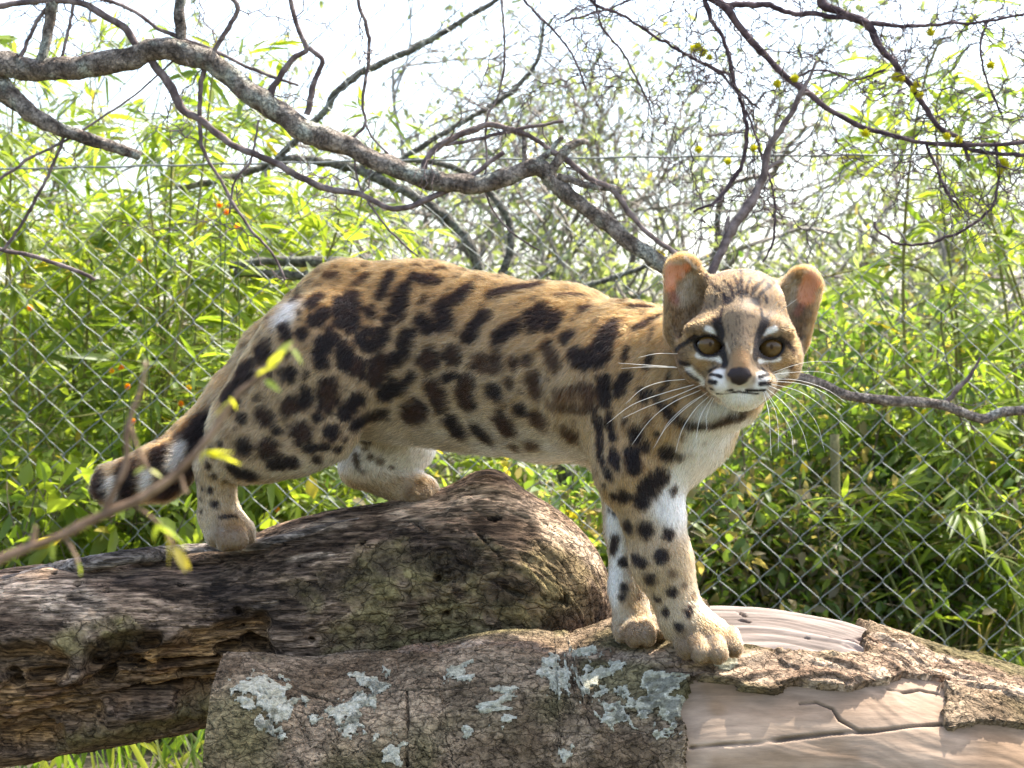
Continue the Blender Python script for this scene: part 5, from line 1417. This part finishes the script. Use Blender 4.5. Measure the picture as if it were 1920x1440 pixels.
# bare and half leafed trees beyond the fence
def far_tree(x, y, h, seed, label, lean=0.0, leaves=1800, tint=HAZE_PALE, col=(.25, .22, .185), yellow=.04, r0=.03, splay=.75, depth=5):  # haze painted in: bark and leaf colours are lightened
    rg = np.random.default_rng(seed)
    root = thing('thin_tree', label, 'tree', (x, y, 0), 'thin trees beyond the fence')
    limbs, fine, tips = [], [], []
    def grow(q, d, L, r, lev):
        m = 9; pts = [q]; dd = d
        for k in range(m):
            dd = dd + rg.normal(0, .16, 3) + [0, 0, .02]; dd = dd / np.linalg.norm(dd); pts.append(pts[-1] + dd * L / m)
        C = np.array(pts)
        (limbs if lev >= depth - 1 else fine).append(tube(C, np.linspace(r, r * .62, m + 1), 8 if lev >= depth - 1 else 3, lev >= depth - 1, .1 if lev >= depth - 1 else 0))
        if lev <= 2: tips.append(C[3:])
        if lev > 0:
            nb = 3 if lev > 1 else 2
            for k in range(nb + (rg.random() < .5)):
                i = m if k == 0 else rg.integers(4, m)
                d2 = (C[i] - C[i - 1]); d2 = d2 / np.linalg.norm(d2) + rg.normal(0, splay, 3) * [1, .8, .8]; d2 = d2 / np.linalg.norm(d2)
                grow(C[i], d2, L * rg.uniform(.55, .85), r * .6, lev - 1)
    grow(np.array([0, 0, -.03]), np.array([lean, 0, 1.0]), h * .36, r0, depth)
    for k, (V, Fs) in enumerate(limbs):
        add('trunk' if k == 0 else 'limb', mesh_np('limb', V, Fs, tree_colors(V, np.array(col) * .7, np.array(col) * 1.3, 20)), limb_m, root)
    V, Fs, _ = join(fine); add('twigs', mesh_np('twigs', V, Fs, np.tile(col, (len(V), 1))), twig_m, root, kind='stuff')
    tp = np.vstack(tips); b = tp[rg.integers(0, len(tp), leaves)] + rg.normal(0, .012, (leaves, 3)); ll = rg.uniform(.018, .042, leaves)
    V, Fs = leaf_cloud(b, rg.normal(0, 1, (leaves, 3)) + [0, 0, -.2], rg.normal(0, 1, (leaves, 3)), ll, ll * .4)
    c = leaf_tints(leaves, *tint, rg, yellow)
    add('foliage', mesh_np('foliage', V, Fs, c), leaf_m, root, kind='stuff')
TL = ['tall bare tree with fine twigs far behind the rump', 'tall bare tree with fine twigs far behind the middle of the back', 'tall twiggy tree far behind the shoulders', 'tall twiggy tree far behind the left ear', 'tall twiggy tree far behind the base of the tail', 'tall twiggy tree far behind the right ear', 'thin bare tree with a leaning trunk seen above the back of the cat', 'half leafed thin tree behind the long limb', 'thin tree with fine grey twigs behind the ears of the cat', 'thin tree with a pale leafy crown behind the dark bare branch', 'sparse tree with yellowing leaves at the left behind the bamboo', 'pale thin tree behind the yellow blossoms', 'thin tree with crossing grey branches behind the shoulder', 'sparse thin tree at the far right end']
tspec = [(760, 6.0, 2.0, .15, 700), (960, 5.8, 2.1, -.1, 700), (1130, 6.2, 2.2, .12, 900), (1280, 5.6, 1.9, -.12, 900), (560, 6.2, 2.0, .1, 700), (1500, 6.0, 2.1, .0, 1000), (640, 4.6, 1.35, .35, 900), (860, 5.4, 1.45, .1, 1500), (1180, 5.2, 1.30, -.15, 1500), (1380, 5.8, 1.75, .1, 2400), (380, 4.8, 1.7, -.1, 1500), (1640, 5.6, 1.35, .1, 1900), (1010, 4.4, 1.05, -.3, 900), (1900, 5.4, 1.7, -.1, 2000)]
for i, ((px, Y, h, ln, lv), lb) in enumerate(zip(tspec, TL)):
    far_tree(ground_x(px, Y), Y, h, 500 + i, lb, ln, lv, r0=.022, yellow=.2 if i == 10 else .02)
# heavy grey limbs of a fallen tree beyond the fence
def fallen_tree():
    Y = 3.25
    root = thing('fallen_tree', 'fallen grey tree with long limbs lying beyond the fence above the back of the cat', 'tree', (ground_x(560, Y), Y, 0))
    G0, G1, LI = (.12, .11, .09), (.24, .23, .19), (.27, .28, .22)
    br = lambda nm, pts, sd: branch_from_pixels(root, nm, pts, Y, limb_m, G0, G1, LI, seed=sd)
    br('trunk', [(1200, 1420, 30), (1120, 1100, 24), (1020, 760, 20), (900, 600, 16), (760, 520, 13), (640, 490, 11), (520, 488, 9), (430, 498, 7)], 81)
    br('limb', [(830, 560, 10), (700, 530, 10), (560, 515, 9), (440, 512, 7)], 82)
    br('limb', [(940, 640, 10), (860, 430, 9), (700, 330, 9), (560, 300, 8), (420, 335, 7), (330, 352, 5)], 83)
    br('limb', [(900, 600, 8), (960, 440, 7), (880, 330, 6), (760, 300, 5), (640, 320, 4)], 84)
    br('limb', [(520, 298, 7), (600, 215, 7), (660, 147, 7), (787, 87, 6), (887, 27, 5), (980, -30, 4)], 86)
    br('limb', [(700, 330, 6), (850, 240, 5), (940, 187, 5), (973, 160, 4.5), (1010, 110, 4), (1020, 40, 3)], 87)
    br('limb', [(980, 700, 8), (1060, 560, 6), (1150, 520, 5), (1290, 470, 4)], 85)
fallen_tree()
# orange blossoms low among the bamboo
def orange_flower(px, py, Y, seed, label):
    rg = np.random.default_rng(seed); q = P(px, py, Y)
    root = thing('orange_flower', label, 'flower', (q[0], q[1], 0), 'orange flowers among the bamboo')
    V, Fs = tube(catmull(np.array([[rg.normal(0, .02), 0.03, -.01], [rg.normal(0, .01), .01, q[2] * .6], [0, 0, q[2]]]), 16), np.linspace(.0018, .001, 16), 5)
    add('stem', mesh_np('stem', V, Fs, np.tile([.08, .12, .03], (len(V), 1))), twig_m, root)
    n = 9; a = np.linspace(0, 2 * math.pi, n, endpoint=False) + rg.random(); d = np.stack([np.cos(a), np.full(n, -.6), np.sin(a)], 1)
    V, Fs = leaf_cloud(np.tile([0, 0, q[2]], (n, 1)), d, np.tile([0, -1.0, .2], (n, 1)), np.full(n, .0068), np.full(n, .005), 0)
    add('petals', mesh_np('petals', V, Fs, np.tile([.60, .27, .015] if seed % 3 else [.65, .42, .02], (len(V), 1))), leaf_m, root)
OL = 'small orange flower on a thin stem among the bamboo leaves'
for i, (x, y) in enumerate([(210, 695), (228, 690), (340, 757), (455, 690), (250, 790), (520, 955), (262, 488), (412, 385), (425, 398), (445, 425), (57, 578), (240, 725), (355, 727)]):
    orange_flower(x, y, 3.0, i, OL)

# ------------------------------------------------------------------ blurred sapling close to the camera
def sapling():
    Y = .60
    b0 = P(-220, 1400, Y); root = thing('leafy_sapling', 'slender brown sapling with small yellow green leaves in front of the tail', 'sapling', (b0[0], Y, 0))
    B0, B1 = (.16, .10, .06), (.30, .20, .13)
    z0 = 720 + CZ / Y * F
    br = lambda nm, pts, sd: branch_from_pixels(root, nm, pts, Y, twig_m, B0, B1, seed=sd, jit=.35)
    br('stem', [(-330, z0 + 60, 16), (-260, 1900, 15), (-180, 1400, 13), (-90, 1130, 11), (0, 1050, 10), (100, 1012, 9), (230, 950, 9), (330, 890, 8), (400, 805, 7), (440, 745, 6), (480, 712, 6), (520, 672, 4), (548, 650, 3)], 91)
    br('twig', [(185, 975, 6), (215, 920, 6), (236, 870, 6), (240, 800, 6), (258, 745, 5), (270, 700, 4), (273, 676, 3)], 92)
    br('twig', [(60, 1025, 8), (62, 1005, 6), (66, 985, 3)], 93); br('twig', [(240, 815, 5), (236, 805, 4), (238, 798, 4)], 94)
    br('twig', [(245, 800, 3), (262, 850, 3), (278, 880, 2.4)], 95); br('twig', [(335, 885, 5), (345, 915, 4), (352, 925, 3)], 96)
    br('twig', [(250, 945, 3), (300, 985, 3), (330, 1030, 3), (355, 1065, 2)], 97); br('twig', [(120, 1005, 2), (140, 1040, 2), (150, 1070, 2)], 98)
    rg = np.random.default_rng(2); s_ = Y / F
    me = []
    for k in range(3):
        V, Fs = leaf_cloud(np.zeros((1, 3)), np.array([[0, 1.0, 0]]), np.array([[0, 0, 1.0]]), np.array([1.0]), np.array([.34]), .15)
        me.append(mesh_np('leaf', V, Fs, np.tile([(.34, .34, .05), (.22, .27, .05), (.30, .25, .05)][k], (8, 1))))
    for (x, y, ax, ay, L, k) in [(480, 705, 40, -25, 45, 0), (500, 690, 35, -35, 50, 0), (520, 670, 30, -40, 48, 1), (545, 652, 25, 30, 40, 1), (440, 750, -25, 10, 34, 0), (430, 745, 20, 30, 30, 0), (420, 765, -20, 15, 26, 2), (375, 850, 60, -8, 65, 0), (380, 852, 50, 8, 75, 0), (385, 845, -10, 20, 30, 0), (300, 985, 40, 30, 70, 1), (310, 1000, 10, 50, 66, 2), (325, 1020, 22, 40, 60, 2), (335, 1035, 20, 38, 44, 2), (290, 985, 30, 10, 50, 1), (300, 980, -15, 30, 40, 1), (145, 1050, 10, 40, 34, 1), (100, 1015, -4, 50, 40, 1), (280, 880, 15, 8, 30, 0), (275, 875, -20, 10, 30, 1), (495, 712, 60, 40, 40, 1)]:
        o = add('leaf', me[k], leaf_m, root); q = P(x, y, Y - .004); o.location = q - np.array(root.location)
        d = Vector((ax, rg.normal(0, 12), -ay)).normalized()
        o.rotation_euler = (Matrix.Rotation(rg.normal(0, .6), 3, d) @ d.to_track_quat('Y', 'Z').to_matrix()).to_euler(); o.scale = (L * s_,) * 3
sapling()
